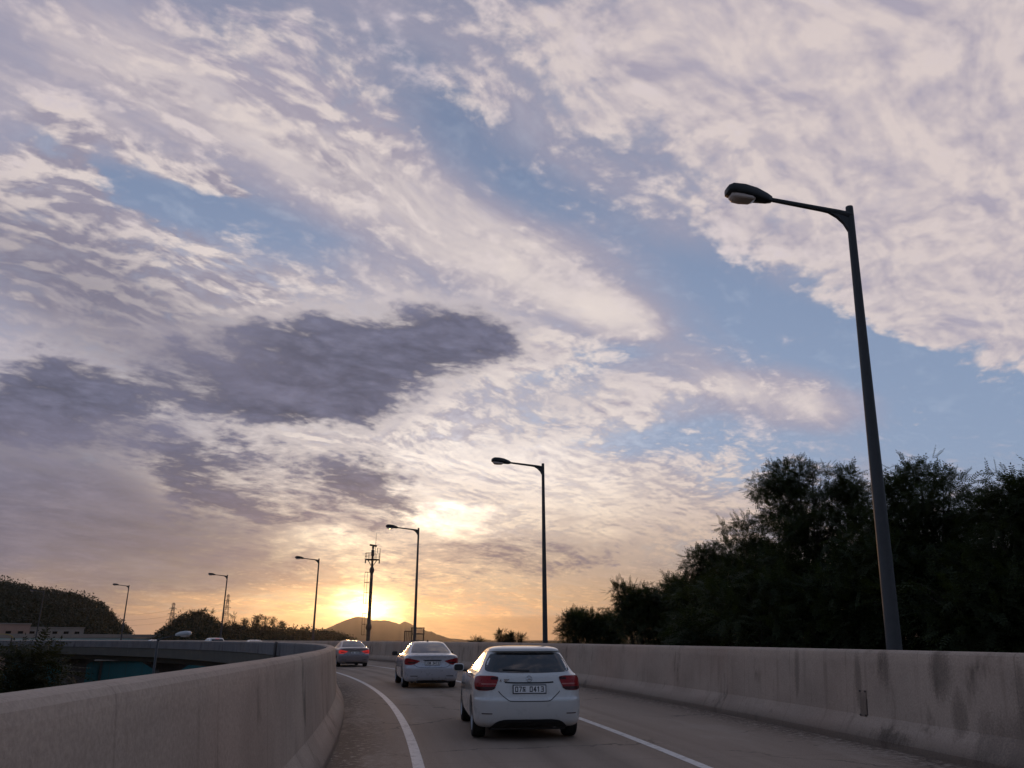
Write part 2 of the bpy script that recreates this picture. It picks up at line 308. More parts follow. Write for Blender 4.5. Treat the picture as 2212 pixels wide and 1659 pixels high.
STAINS = ((23.3, .24, 1.15, .40, .6), (23.0, .16, .6, .35, .5), (21.6, .55, 1.0, .35, .45), (21.9, .8, .35, .4, .5), (24.6, .16, 1.15, .35, .6), (25.3, .12, .95, .4, .5), (27.2, .10, 1.0, .45, .5), (20.4, .6, .6, .6, .7), (24.3, .5, .15, .12, .8))
def concrete(name, col, dirt, joint=False):
    """cast concrete: blotches, rain streaks that run down the face, pores, dirt near the foot"""
    m, nt, b = principled(name)
    tc = E.node('ShaderNodeTexCoord'); v = E(tc.outputs['Object']); oi = E.node('ShaderNodeObjectInfo')
    x, y, z = sep(v)
    off = vm('ADD', v, vm('SCALE', (37.0, 11.0, 5.0), scale=E(oi.outputs['Random'])))
    ang = E.m('ARCTAN2', y, x) * 158.0
    r = vm('LENGTH', comb(x, y, 0.0))
    q = comb(ang + E(oi.outputs['Random']) * 97.0, r, z)                                # along the wall, across, up
    blot = ntex(q, .55, 5, .62)
    streak = ntex(mapping(q, scale=(2.6, 1.0, .16)), 1.6, 5, .6)
    fine = ntex(off, 38.0, 4, .65)
    c = mix(sstep(blot, .35, .70), col, tuple(t * .78 for t in col))
    c = mix(sstep(streak, .54, .74, 0, .38), c, dirt)
    patch = sstep(ntex(mapping(q, loc=(3.3, 0, 1), scale=(.75, 1, .30)), 1.5, 5, .68), .55, .68, 0, .75)
    c = mix(patch, c, tuple(t * .75 for t in dirt))
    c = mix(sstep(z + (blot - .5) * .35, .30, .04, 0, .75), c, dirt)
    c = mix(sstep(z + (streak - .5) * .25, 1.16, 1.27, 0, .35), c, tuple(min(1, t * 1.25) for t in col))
    gp = E(E.node('ShaderNodeNewGeometry').outputs['Position']); gx, gy, gz = sep(gp)
    aw = E.m('ARCTAN2', gy + 12.319, gx + 154.066) * 158.0; rw_ = vm('LENGTH', comb(gx + 154.066, gy + 12.319, 0.0))
    outer = sstep(rw_, 157.9, 158.1)
    form = E.m('ABSOLUTE', E.m('FRACT', aw / 1.83) - .5)                                                          # joints of the formwork
    c = mix(sstep(form + (fine - .5) * .004, .4915, .4975, 0, .45) * sstep(blot, .3, .6), c, dirt)
    for s0, wd, z0, zh, st in STAINS:                                                                             # old soot and damp stains by the near lamp
        e_ = ((aw - s0) / wd) * ((aw - s0) / wd) + ((gz - z0) / zh) * ((gz - z0) / zh) + (blot - .5) * 3.0 + (streak - .5) * 4.0 + (fine - .5) * 1.4
        c = mix(sstep(e_, 1.3, -.2, 0, st) * outer, c, tuple(t * .62 for t in dirt))
    warm = ntex(q, .23, 3, .5)
    c = mix(sstep(warm, .4, .65, 0, .5), c, mix(1.0, c, (1.0, .88, .84), 'MULTIPLY'))
    c = mix(1.0, c, sstep(fine, .2, .8, .82, 1.12), 'MULTIPLY')
    E.put(b.inputs['Base Color'], c); b.inputs['Roughness'].default_value = .85; b.inputs['Specular IOR Level'].default_value = .25
    bn = E.node('ShaderNodeBump'); bn.inputs['Strength'].default_value = .35; bn.inputs['Distance'].default_value = .012
    E.put(bn.inputs['Height'], fine + blot * 2.0 + streak); nt.links.new(bn.outputs[0], b.inputs['Normal'])
    return m
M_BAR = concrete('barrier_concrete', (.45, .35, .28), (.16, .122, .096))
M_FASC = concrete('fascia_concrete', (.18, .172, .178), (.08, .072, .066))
M_DARKC = plain('dark_concrete', (.085, .075, .06), .9, var=.5, scale=1.2, bump=.4)  # dark tone for girder, outer foot of barriers, shed and overpass deck
M_WHITE = None
def road_mat():
    m, nt, b = principled('road_concrete')
    v = E(E.node('ShaderNodeTexCoord').outputs['Object']); x, y, z = sep(v)
    r = vm('LENGTH', comb(x, y, 0.0)); a = E.m('ARCTAN2', y, x) * 158.0
    q = comb(a, r, 0.0)
    big = ntex(mapping(q, scale=(.10, .5, 1)), 1.0, 5, .6)
    lane = ntex(mapping(q, scale=(.02, 1.6, 1)), 1.0, 4, .6)
    fine = ntex(v, 55.0, 4, .7)
    grit = ntex(v, 9.0, 6, .65)
    c = mix(sstep(big, .3, .7), (.385, .297, .232), (.315, .242, .19))
    c = mix(sstep(lane, .45, .7, 0, .55), c, (.24, .18, .138))
    # tyre paths and the oil line of the lane
    for rr, w, k in ((155.55, .38, .55), (157.25, .38, .55), (156.4, .30, .35)):
        dd = E.m('ABSOLUTE', r - rr + (big - .5) * .2)
        c = mix(sstep(dd, w, 0.0, 0, k) * sstep(lane, .25, .6), c, (.19, .142, .108))
    # grit that gathers along the feet of the barriers
    for rr, s in ((153.46, 1.0), (161.55, -1.0)):
        dd = (r - rr) * s
        c = mix(sstep(dd + (grit - .5) * .9 + (big - .5) * .9, 1.15, .05, 0, .8), c, (.15, .11, .085))
        c = mix(sstep(dd + (big - .5) * 1.6, .95, .3, 0, 1) * sstep(grit + (big - .5) * .4, .50, .60, 0, .75), c, (.46, .385, .32))
    rep_ = sstep(ntex(mapping(q, loc=(5, 2, 0), scale=(.16, .42, 1)), 1.0, 5, .7), .56, .62, 0, .35)
    c = mix(rep_, c, (.43, .345, .28))
    vo = E.node('ShaderNodeTexVoronoi', feature='DISTANCE_TO_EDGE', voronoi_dimensions='2D'); E.put(vo.inputs['Vector'], vm('ADD', q, vm('SCALE', ntex(q, 1.1, 4, .6, color=True), scale=1.6))); vo.inputs['Scale'].default_value = .22
    c = mix(sstep(E(vo.outputs['Distance']), .012, .003, 0, .6) * sstep(big, .42, .55), c, (.10, .078, .062))
    spot_ = sstep(ntex(q, 2.3, 3, .5), .70, .76, 0, .5)
    c = mix(spot_, c, (.13, .10, .08))
    # saw-cut joints across the slabs
    jm = E.m('ABSOLUTE', E.m('FRACT', a / 6.0) - .5)
    c = mix(sstep(jm, .4985, .4995, 0, .55), c, (.09, .075, .065))
    c = mix(1.0, c, sstep(fine, .2, .8, .66, 1.3), 'MULTIPLY')
    E.put(b.inputs['Base Color'], c); E.put(b.inputs['Roughness'], sstep(lane, .3, .7, .92, .82)); b.inputs['Specular IOR Level'].default_value = .12
    bn = E.node('ShaderNodeBump'); bn.inputs['Strength'].default_value = .4; bn.inputs['Distance'].default_value = .01
    E.put(bn.inputs['Height'], fine + grit); nt.links.new(bn.outputs[0], b.inputs['Normal'])
    return m
M_ROAD = road_mat()
def paint_line():
    m, nt, b = principled('line_paint')
    v = E(E.node('ShaderNodeTexCoord').outputs['Object']); n = ntex(v, 7.0, 6, .7); f = ntex(v, 60.0, 3, .7)
    c = mix(sstep(n + (f - .5) * .6, .50, .68, 0, .8), (.74, .68, .63), (.36, .30, .26))
    E.put(b.inputs['Base Color'], c); b.inputs['Roughness'].default_value = .7
    return m
M_LINE = paint_line()
M_POLE = plain('galvanised_pole', (.060, .062, .066), .6, metal=.15, spec=.3, var=.25, scale=9)
M_LAMPB = plain('lamp_housing', (.022, .023, .026), .5, metal=.1, var=.2)
M_LAMPG = plain('lamp_bowl', (.62, .50, .44), .25, var=.1, coat=.3)
M_STEEL = plain('dark_steel', (.07, .06, .055), .6, metal=.3, var=.3)
M_BLACK = plain('black_plastic', (.012, .012, .013), .5, var=.2)
M_TYRE = plain('tyre_rubber', (.014, .014, .014), .8, var=.3, scale=20)
M_RIM = plain('alloy_rim', (.42, .42, .43), .3, metal=.9)
M_GLASS = plain('tinted_glass', (.010, .010, .011), .04, var=.1, spec=.7, coat=.6)
M_CHROME = plain('chrome', (.55, .55, .56), .12, metal=1.0)
M_PW = plain('white_paint', (.60, .59, .575), .30, coat=1.0, var=.02)
M_PS = plain('pale_silver_paint', (.50, .51, .56), .30, coat=1.0, var=.02, metal=.15)
M_PG = plain('grey_paint', (.25, .225, .24), .32, coat=1.0, var=.02, metal=.25)
M_SEAM = plain('panel_gap', (.02, .02, .022), .7)
M_PLATE = plain('number_plate_white', (.80, .80, .80), .45, var=.03)
M_INK = plain('number_plate_ink', (.015, .018, .03), .5)
M_RED = plain('tail_lamp_red', (.26, .008, .010), .3, coat=.12, spec=.3, var=.25, scale=14)
M_REDD = plain('tail_lamp_dark_red', (.04, .002, .004), .3, coat=.1, spec=.3, var=.2)
M_CLEAR = plain('tail_lamp_strip', (.42, .12, .11), .3, coat=.2)
M_BRAKE = plain('lit_brake_lamp', (.5, .02, .02), .2, coat=1.0, emit=((1.0, .05, .04), .30))
# ---------------------------------------------------------------- the ramp is an arc about CTR
CTR = Vector((-154.066, -12.319, 0.0))
def polar(r, deg, z=0.0): return Vector((CTR.x + r * math.cos(R(deg)), CTR.y + r * math.sin(R(deg)), z))
# ---------------------------------------------------------------- ground
def ground():
    m, nt, b = principled('ground_soil')
    v = E(E.node('ShaderNodeTexCoord').outputs['Object']); n = ntex(v, .06, 6, .6); f = ntex(v, 2.0, 5, .65)
    c = mix(n, (.030, .036, .016), (.075, .062, .040)); c = mix(1.0, c, sstep(f, .2, .8, .6, 1.3), 'MULTIPLY')
    E.put(b.inputs['Base Color'], c); b.inputs['Roughness'].default_value = .95
    mb = MB(); rs = [0, 30, 60, 100, 160, 240, 400, 700, 1200, 2000, 3200, 5200]; n = 72
    for i, r in enumerate(rs):
        for k in range(n):
            a = 2 * math.pi * k / n; x, y = r * math.cos(a), r * math.sin(a)
            h = noise.noise(Vector((x * .02, y * .02, 3))) * .5 if r < 1000 else 0
            mb.v.append((x, y + 60, -7.0 + h))
    for i in range(len(rs) - 1):
        for k in range(n): mb.f.append((i * n + k, i * n + (k + 1) % n, (i + 1) * n + (k + 1) % n, (i + 1) * n + k))
    o = mb.build('ground', m, smooth=True); tag(o, kind='structure')
ground()
# ---------------------------------------------------------------- road, its lines and the viaduct that carries it
A0, A1 = -22.0, 96.0
def arc_strip(r0, r1, z, a0, a1, step=.5, wob=0.0):
    mb = MB(); n = max(1, int(round((a1 - a0) / step))); k = 6 if r1 - r0 > 2 else 1
    for i in range(n + 1):
        a = a0 + (a1 - a0) * i / n
        for j in range(k + 1):
            r = r0 + (r1 - r0) * j / k; mb.v.append((r * math.cos(R(a)), r * math.sin(R(a)), z))
    for i in range(n):
        for j in range(k): q = i * (k + 1) + j; mb.f.append((q, q + 1, q + k + 2, q + k + 1))
    return mb
road = arc_strip(153.0, 161.9, 0.0, A0, A1).build('road', M_ROAD, loc=CTR); tag(road, kind='structure')
for nm, r, w in (('edge_line', 154.62, .15), ('edge_line', 158.22, .15)):
    o = arc_strip(r - w / 2, r + w / 2, .004, A0, A1, .25).build(nm, M_LINE, parent=road); tag(o, kind='structure')
via = empty('viaduct', CTR)
tag(via, 'curving concrete viaduct with dark girder carrying the ramp', 'viaduct')
prof = [(153.02, -.012), (153.02, -.36), (153.9, -.42), (154.3, -.95), (160.5, -.95), (160.9, -.42), (161.95, -.36), (161.95, -.012)]
def sweep(prof, a0, a1, step):
    mb = MB(); n = max(1, int(round((a1 - a0) / step))); k = len(prof)
    for i in range(n + 1):
        a = R(a0 + (a1 - a0) * i / n)
        for r, z in prof: mb.v.append((r * math.cos(a), r * math.sin(a), z))
    for i in range(n):
        for j in range(k):
            p, q = i * k + j, i * k + (j + 1) % k; mb.f.append((p, p + k, q + k, q))
    mb.f += [tuple(range(k)), tuple(range(n * k, (n + 1) * k))[::-1]]
    return mb
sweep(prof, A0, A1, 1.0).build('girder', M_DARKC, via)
pier = MB(); pier.box((-1.3, -.75, -7.4), (1.3, .75, -1.9)); pier.add([(-1.3, -.75, -1.9), (1.3, -.75, -1.9), (1.3, .75, -1.9), (-1.3, .75, -1.9), (-2.9, -.75, -.97), (2.9, -.75, -.97), (2.9, .75, -.97), (-2.9, .75, -.97)], [(0, 1, 5, 4), (1, 2, 6, 5), (2, 3, 7, 6), (3, 0, 4, 7), (4, 5, 6, 7)])
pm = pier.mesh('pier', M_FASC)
for a in range(-16, 97, 10):
    o = obj('pier', pm, via); p = polar(157.5, a) - CTR; o.location = p; o.rotation_euler = (0, 0, R(a))
# ---------------------------------------------------------------- barriers: cast lengths with open joints, one shared mesh each
def barrier(sgn, foot, label):
    """sgn +1: the road lies at smaller radius (outer wall)"""
    root = empty('concrete_barrier', CTR); tag(root, label, 'barrier')
    H = 1.385 if sgn > 0 else 1.365
    P = [(0, -.02), (0, .10), (.012, .125), (.17, .36), (.195, .40), (.285, H - .088), (.295, H - .043), (.32, H - .013), (.36, H), (.46, H), (.50, H - .013), (.525, H - .043), (.535, H - .088), (.535, .58), (.525, .565), (.47, .55), (.47, -.34), (.02, -.34)]
    SEG = 4.0
    prof = [(foot + sgn * u, z) for u, z in P]
    n = 16; k = len(prof); mb = MB()
    gap = .012 / foot * 180 / math.pi
    for i in range(n + 1):
        a = R(gap / 2 + (SEG - gap) * i / n)
        for j, (r, z) in enumerate(prof): mb.v.append((r * math.cos(a), r * math.sin(a), z))
    for i in range(n):
        for j in range(k):
            p, q = i * k + j, i * k + (j + 1) % k
            f = (p, p + k, q + k, q); mb.f.append(f if sgn < 0 else f[::-1])
    mb.f += [tuple(range(k)), tuple(range(n * k, (n + 1) * k))[::-1]]
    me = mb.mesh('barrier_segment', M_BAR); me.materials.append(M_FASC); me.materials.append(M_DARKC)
    for f_ in me.polygons[:n * k]:                                    # outer side: grey band, dark foot
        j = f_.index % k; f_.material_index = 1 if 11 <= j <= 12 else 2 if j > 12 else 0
    a = A0 + (.9 if sgn > 0 else 2.35)
    while a + SEG < A1:
        o = obj('barrier_segment', me, root); o.rotation_euler = (0, 0, R(a)); a += SEG
    return root
RIN, ROUT = 153.46, 161.55
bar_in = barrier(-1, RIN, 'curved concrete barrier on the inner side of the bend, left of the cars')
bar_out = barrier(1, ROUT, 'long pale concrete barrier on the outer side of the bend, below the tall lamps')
# access plate with four bolts on the outer barrier, close to the first lamp
def access_plate():
    a = math.degrees(math.atan2(12.319 + 13.3, 154.066 + 5.45)) ; u = .195 + (.62 - .40) / .8 * .09
    root = empty('cover_plate', polar(ROUT + .216, a, .57), R(a)); tag(root, 'small upright cover plate bolted to the outer barrier beside the nearest lamp', 'cover plate')
    t = Matrix.Rotation(R(6.4), 4, 'Y')
    mb = MB(); mb.box((-.018, -.085, -.20), (.03, .085, .20), t); bevel(mb.build('plate', M_BAR, root), .006)
    for sy in (-1, 1):
        mb = MB(); mb.box((-.005, sy * .085 - (.0 if sy > 0 else .014), -.205), (.03, sy * .085 + (.014 if sy > 0 else .0), .205), t); mb.build('groove', M_SEAM, root)
        for sz in (-1, 1):
            mb = MB(); mb.lathe([(0, -.035), (.013, -.035), (.016, -.02), (.016, -.016)], 8, 'x', t @ Matrix.Translation((0, sy * .07, sz * .178))); mb.build('bolt', M_STEEL, root)
access_plate()
# drain pipe on the inner face far round the bend
# ---------------------------------------------------------------- street lamps along the outer barrier
def lamp_meshes():
    d = {}
    H = 9.48 + .9
    mb = MB(); mb.lathe([(.20, -.9), (.20, -.86), (.135, -.86), (.125, .6), (.105, 4.0), (.075, 8.2), (.070, 9.5), (.068, 9.56), (.02, 9.57)], 10); d['pole'] = mb.mesh('pole', M_POLE, True)
    mb = MB(); mb.tube([(0.02, 0, 9.36), (-.25, 0, 9.40), (-.6, 0, 9.43), (-1.7, 0, 9.50)], [.075, .062, .052, .042], 8)
    # curved gusset under the arm
    g = [(-.06, 9.36), (-.5, 9.405), (-.42, 9.36), (-.28, 9.29), (-.15, 9.17), (-.065, 9.02)]
    mb.add([(x, y, z) for y in (-.035, .035) for x, z in g], [tuple(range(6)), tuple(range(11, 5, -1))] + [(i, i + 6, (i + 1) % 6 + 6, (i + 1) % 6) for i in range(6)])
    d['arm'] = mb.mesh('arm', M_POLE, False)
    # lantern: lofted body that widens from the neck to a blunt nose
    def loft(secs, n=12):
        mb = MB()
        for x, w, zt, zb in secs:
            for k in range(n):
                a = 2 * math.pi * k / n; c, s_ = math.cos(a), math.sin(a)
                p = .42
                yy = w * math.copysign(abs(c) ** p, c); zz = (zt + zb) / 2 + (zt - zb) / 2 * math.copysign(abs(s_) ** p, s_)
                mb.v.append((x, yy, zz))
        for i in range(len(secs) - 1):
            for k in range(n): mb.f.append((i * n + k, i * n + (k + 1) % n, (i + 1) * n + (k + 1) % n, (i + 1) * n + k))
        mb.f += [tuple(range(n))[::-1], tuple(range((len(secs) - 1) * n, len(secs) * n))]
        return mb
    d['housing'] = loft([(-1.62, .055, 9.555, 9.44), (-1.72, .085, 9.60, 9.425), (-1.95, .14, 9.665, 9.435), (-2.2, .17, 9.695, 9.455), (-2.42, .165, 9.69, 9.475), (-2.505, .13, 9.65, 9.49), (-2.525, .09, 9.61, 9.51)]).mesh('housing', M_LAMPB, True)
    d['bowl'] = loft([(-1.98, .09, 9.47, 9.41), (-2.05, .125, 9.48, 9.385), (-2.25, .14, 9.49, 9.375), (-2.38, .13, 9.50, 9.385), (-2.455, .09, 9.52, 9.43)]).mesh('bowl', M_LAMPG, True)
    return d
LM = lamp_meshes()
def street_lamp(pos, rz, label, tilt=(0, 0), scale=1.0, bare=False):
    root = empty('street_lamp', pos, 0); tag(root, label, 'street lamp', 'tall street lamps along the outer barrier')
    root.rotation_euler = Euler((tilt[0], tilt[1], rz), 'XYZ'); root.scale = (scale,) * 3
    obj('pole', LM['pole'], root); obj('arm', LM['arm'], root)
    h = obj('housing', LM['housing'], root); obj('bowl', LM['bowl'], h)
    return root
LAMPS = [(6.16, 13.24), None, None, None, None, None, None]
def lamp_at(a, label, h=9.05, r=162.33):
    p = polar(r, a); street_lamp((p.x, p.y, 0), R(a), label, scale=h / 9.48)
l1 = street_lamp((6.16, 13.24, 0), R(9.0), 'tallest street lamp, close to the dark trees, with its lantern high in the sky', tilt=(R(.9), R(2.4)), scale=1.0)
for (x, y), lab in zip([(1.43, 34.37), (-6.66, 55.83), (-19.37, 77.85), (-35.67, 98.36), (-56.77, 117.63)],
        ['street lamp rising behind the roof of the white hatchback', 'street lamp next to the rusty railing, second pole past the hatchback', 'slim street lamp between the monopole tower and the wooded knoll', 'far street lamp above the white car with its brake light on', 'far street lamp in the gap between the two wooded hills']):
    a = math.degrees(math.atan2(y - CTR.y, x - CTR.x)); lamp_at(a, lab)
lamp_at(62.2, 'farthest street lamp, faint against the big wooded hill', r=163.5)
# lower lamp that stands inside the loop, its head level with the eye
low = empty('low_street_lamp', (-18.0, 41.2, -7.0), R(162)); tag(low, 'pale low street lamp inside the loop, reaching just above the inner barrier', 'street lamp')
mb = MB(); mb.lathe([(.16, 0), (.16, .05), (.09, .05), (.055, 8.55), (.0, 8.56)], 10); mb.build('pole', M_POLE, low, True)
mb = MB(); mb.tube([(0, 0, 8.45), (-.3, 0, 8.58), (-1.15, 0, 8.74)], [.035, .03, .028], 8); mb.build('arm', M_POLE, low, True)
M_LAMPW = plain('pale_lamp_head', (.55, .56, .57), .4, var=.1)
hd = obj('housing', LM['housing'].copy(), low); hd.data.materials[0] = M_LAMPW; hd.scale = (.95, .95, .95); hd.location = (.47, 0, -.28)
b_ = obj('bowl', LM['bowl'], hd)
CARAZ = (-19.90, -17.31, -23.49)
# ---------------------------------------------------------------- cars: bodies lofted from plan outlines stacked by height
def catmull(tab, sub):
    out = []
    for i in range(len(tab) - 1):
        p0 = tab[max(i - 1, 0)]; p1 = tab[i]; p2 = tab[i + 1]; p3 = tab[min(i + 2, len(tab) - 1)]
        for s in range(sub):
            t = s / sub; row = []
            for a, b, c, d in zip(p0, p1, p2, p3):
                m1 = (c - a) / 2; m2 = (d - b) / 2; dl = c - b          # limited tangents: no overshoot
                m1 = 0 if m1 * dl <= 0 else math.copysign(min(abs(m1), 2 * abs(dl)), dl)
                m2 = 0 if m2 * dl <= 0 else math.copysign(min(abs(m2), 2 * abs(dl)), dl)
                row.append((2 * t**3 - 3 * t**2 + 1) * b + (t**3 - 2 * t**2 + t) * m1 + (-2 * t**3 + 3 * t**2) * c + (t**3 - t**2) * m2)
            out.append(row)
    out.append(list(tab[-1])); return out
def outline(W, Rr, F, rc, bow, rf, bowf):
    """half outline from the middle of the tail (0, Rr) round to the middle of the nose"""
    L = F - Rr; rc = min(rc, W * .9, L * .35); rf = min(rf, W * .9, L * .35); pts = []
    for i in range(9):
        x = (W - rc) * i / 9; pts.append((x, Rr + bow * (x / W) ** 2))
    y0 = Rr + bow * ((W - rc) / W) ** 2; d = rc * 1.25
    for i in range(9):
        a = math.pi / 2 * i / 9; pts.append((W - rc + rc * math.sin(a), y0 + d * (1 - math.cos(a))))
    ys = y0 + d; y1 = F - bowf * ((W - rf) / W) ** 2; ye = y1 - rf * 1.4
    for i in range(26):
        t = i / 26; y = ys + (ye - ys) * t; pts.append((W * (1 + .012 * math.sin(math.pi * t) - .02 * t), y))
    for i in range(9):
        a = math.pi / 2 * i / 9; pts.append((W * .98 - rf + rf * math.cos(a), ye + rf * 1.4 * math.sin(a)))
    for i in range(10):
        x = (W * .98 - rf) * (1 - i / 9); pts.append((x, F - bowf * (x / W) ** 2))
    return pts
def body_mesh(tab, wheels, rw):
    rows = catmull(tab, 4); vs = []; fs = []; ring = None
    for z, W, Rr, F, rc, bow, rf, bowf in rows:
        h = outline(W, Rr, F, rc, bow, rf, bowf)
        full = h + [(-x, y) for x, y in h[-2:0:-1]]
        ring = len(full); vs += [(x, y, z) for x, y in full]
    n = len(rows)
    for i in range(n - 1):
        for k in range(ring): fs.append((i * ring + k, i * ring + (k + 1) % ring, (i + 1) * ring + (k + 1) % ring, (i + 1) * ring + k))
    H = len(outline(*rows[0][1:]))
    def cap(b, flip):                                                   # strips between the two halves
        q = []
        L = [b + i for i in range(H)]; Rg = [b] + [b + ring - i for i in range(1, H - 1)] + [b + H - 1]
        q.append((L[0], L[1], Rg[1]))
        for i in range(1, H - 2): q.append((L[i], L[i + 1], Rg[i + 1], Rg[i]))
        q.append((L[H - 2], L[H - 1], Rg[H - 2]))
        return [f[::-1] for f in q] if flip else q
    fs += cap(0, True) + cap((n - 1) * ring, False)
    me = bpy.data.meshes.new('body'); me.from_pydata(vs, [], fs); me.update()
    o = bpy.data.objects.new('body', me); COL.objects.link(o)
    bm = bmesh.new(); bm.from_mesh(me); bmesh.ops.recalc_face_normals(bm, faces=bm.faces); bm.to_mesh(me); bm.free()
    smooth_bvh = BVHTree.FromPolygons([v.co.copy() for v in me.vertices], [tuple(p.vertices) for p in me.polygons])
    cut = bpy.data.meshes.new('cut'); mb = MB()
    for y, z in wheels:
        for s in (-1, 1):
            mb2 = MB(); c = 28; r = rw + .045
            vs2 = [(s * xx, y + r * math.cos(2 * math.pi * k / c), z + r * math.sin(2 * math.pi * k / c)) for xx in (.55, 1.4) for k in range(c)]
            mb.add(vs2, [tuple(range(c)), tuple(range(2 * c - 1, c - 1, -1))] + [(k, k + c, (k + 1) % c + c, (k + 1) % c) for k in range(c)])
    cut.from_pydata(mb.v, [], mb.f); bm = bmesh.new(); bm.from_mesh(cut); bmesh.ops.recalc_face_normals(bm, faces=bm.faces); bm.to_mesh(cut); bm.free()
    co = bpy.data.objects.new('cut', cut); COL.objects.link(co)
    md = o.modifiers.new('b', 'BOOLEAN'); md.operation = 'DIFFERENCE'; md.object = co; md.solver = 'EXACT'
    dg = bpy.context.evaluated_depsgraph_get(); res = bpy.data.meshes.new_from_object(o.evaluated_get(dg))
    bpy.data.objects.remove(o); bpy.data.objects.remove(co)
    res.name = 'body'
    res.polygons.foreach_set('use_smooth', [True] * len(res.polygons))
    try: res.set_sharp_from_angle(angle=R(40))
    except Exception: pass
    return res, smooth_bvh
class Car:
    def __init__(s, tab, wheels, rw, paint, name, label, cat='car', group=None):
        s.root = empty(name); tag(s.root, label, cat, group)
        me, s.bvh = body_mesh(tab, wheels, rw); me.materials.clear(); me.materials.append(paint)
        s.body = obj('body', me, s.root); s.paint = paint; s.rw = rw
        s.W = max(t[1] for t in tab)
        for y, z in wheels:
            for sd_ in (-1, 1): s.wheel(y, z, sd_)
    def wheel(s, y, z, sd_):
        w = empty('wheel', (sd_ * (s.W - .125), y, z), 0, s.root); r = s.rw; t = .105
        mb = MB(); mb.lathe([(r * .66, -t), (r * .93, -t), (r * .985, -t * .82), (r, -t * .5), (r, t * .5), (r * .985, t * .82), (r * .93, t), (r * .66, t)], 28, 'x'); mb.build('tyre', M_TYRE, w, True)
        mb = MB(); mb.lathe([(r * .66, -t), (r * .63, -t * .2), (r * .63, t * .9), (r * .67, t * .97)], 28, 'x')
        for k in range(10):
            a = 2 * math.pi * k / 10; Mx = Matrix.Rotation(a, 4, 'X'); mb.box((sd_ * t * .3, -.02, .03), (sd_ * t * .75, .02, r * .64), Mx)
        mb.lathe([(0, sd_ * t * .8), (.06, sd_ * t * .8), (.07, sd_ * t * .3)], 14, 'x'); mb.build('rim', M_RIM, w)
        mb = MB(); mb.lathe([(0, 0), (r * .62, 0)], 20, 'x', Matrix.Translation((-sd_ * t * .1, 0, 0))); mb.build('brake_disc', M_STEEL, w)
    # ---- panels laid on the body: rows of (height, from, to)
    def ray(s, o, d, off):
        h = s.bvh.ray_cast(Vector(o), Vector(d))
        if h[0] is None: return None
        n = h[1] if h[1].dot(Vector(d)) < 0 else -h[1]
        return h[0] + n * off
    def panel(s, name, mat, rows, off=.006, nx=14, sub=3, side=None, parent=None, mirror=False, top=False, thick=.004):
        rows = catmull(rows, sub); grid = []
        for z, a, b in rows:
            g = []
            for i in range(nx + 1):
                t = a + (b - a) * i / nx
                if top: p = s.ray((t, z, 3), (0, 0, -1), off)          # z is the length here
                elif side: p = s.ray((side * 2, t, z), (-side, 0, 0), off)
                else: p = s.ray((t, -2 if not mirror else 7, z), (0, 1 if not mirror else -1, 0), off)
                g.append(p if p is not None else (g[-1] if g else None))
            for i in range(nx, -1, -1):
                if g[i] is None: g[i] = g[min(i + 1, nx)]
            grid.append(g)
        grid = [g for g in grid if None not in g]
        mb = MB(); n = nx + 1
        for g in grid: mb.v += [tuple(p) for p in g]
        for i in range(len(grid) - 1):
            for k in range(nx): q = i * n + k; mb.f.append((q, q + 1, q + n + 1, q + n))
        o = mb.build(name, mat, parent or s.root, True); return o
    def seam(s, name, pts, w=.008, off=.0025, mat=None, side=None, parent=None, sub=4, top=False):
        pts = catmull(pts, sub); mb = MB(); L = []
        for i, p in enumerate(pts):
            a = Vector(pts[max(i - 1, 0)]); b = Vector(pts[min(i + 1, len(pts) - 1)]); t = (b - a).normalized() if (b - a).length else Vector((1, 0)); nrm = Vector((-t.y, t.x)) * w / 2
            pr = []
            for sg in (-1, 1):
                q = Vector(p) + nrm * sg
                h = s.ray((q.x, q.y, 3), (0, 0, -1), off) if top else s.ray((side * 2, q.x, q.y), (-side, 0, 0), off) if side else s.ray((q.x, -2, q.y), (0, 1, 0), off)
                pr.append(h)
            if None not in pr: L.append(pr)
        for a, b in L: mb.v += [tuple(a), tuple(b)]
        for i in range(len(L) - 1): mb.f.append((2 * i, 2 * i + 1, 2 * i + 3, 2 * i + 2))
        return mb.build(name, mat or M_SEAM, parent or s.root)
    def mirrors(s, y, z, x, cap):
        for sg in (-1, 1):
            mb = MB(); mb.tube([(sg * (x - .10), y + .04, z - .04), (sg * (x + .06), y + .02, z - .02)], [.03, .022], 8)
            r = mb.build('door_mirror', M_BLACK, s.root)
            mb = MB(); c = (sg * (x + .14), y, z + .03)
            for yy, sx, sz in ((-.07, .092, .064), (-.055, .104, .075), (.02, .098, .07), (.075, .06, .045)):
                for k in range(16):
                    a = 2 * math.pi * k / 16; cc, ss = math.cos(a), math.sin(a); mb.v.append((c[0] + sx * math.copysign(abs(cc) ** .6, cc), c[1] + yy, c[2] + sz * math.copysign(abs(ss) ** .6, ss)))
            for i in range(3):
                for k in range(16): mb.f.append((i * 16 + k, i * 16 + (k + 1) % 16, (i + 1) * 16 + (k + 1) % 16, (i + 1) * 16 + k))
            mb.f += [tuple(range(16))[::-1], tuple(range(48, 64))]
            mb.build('shell', cap, r, True)
            mb = MB(); mb.v = [(c[0] + .086 * math.copysign(abs(math.cos(2 * math.pi * k / 16)) ** .6, math.cos(2 * math.pi * k / 16)), c[1] - .0725, c[2] + .058 * math.copysign(abs(math.sin(2 * math.pi * k / 16)) ** .6, math.sin(2 * math.pi * k / 16))) for k in range(16)]
            mb.f = [tuple(range(16))[::-1]]; mb.build('mirror_glass', M_BLACK, r)
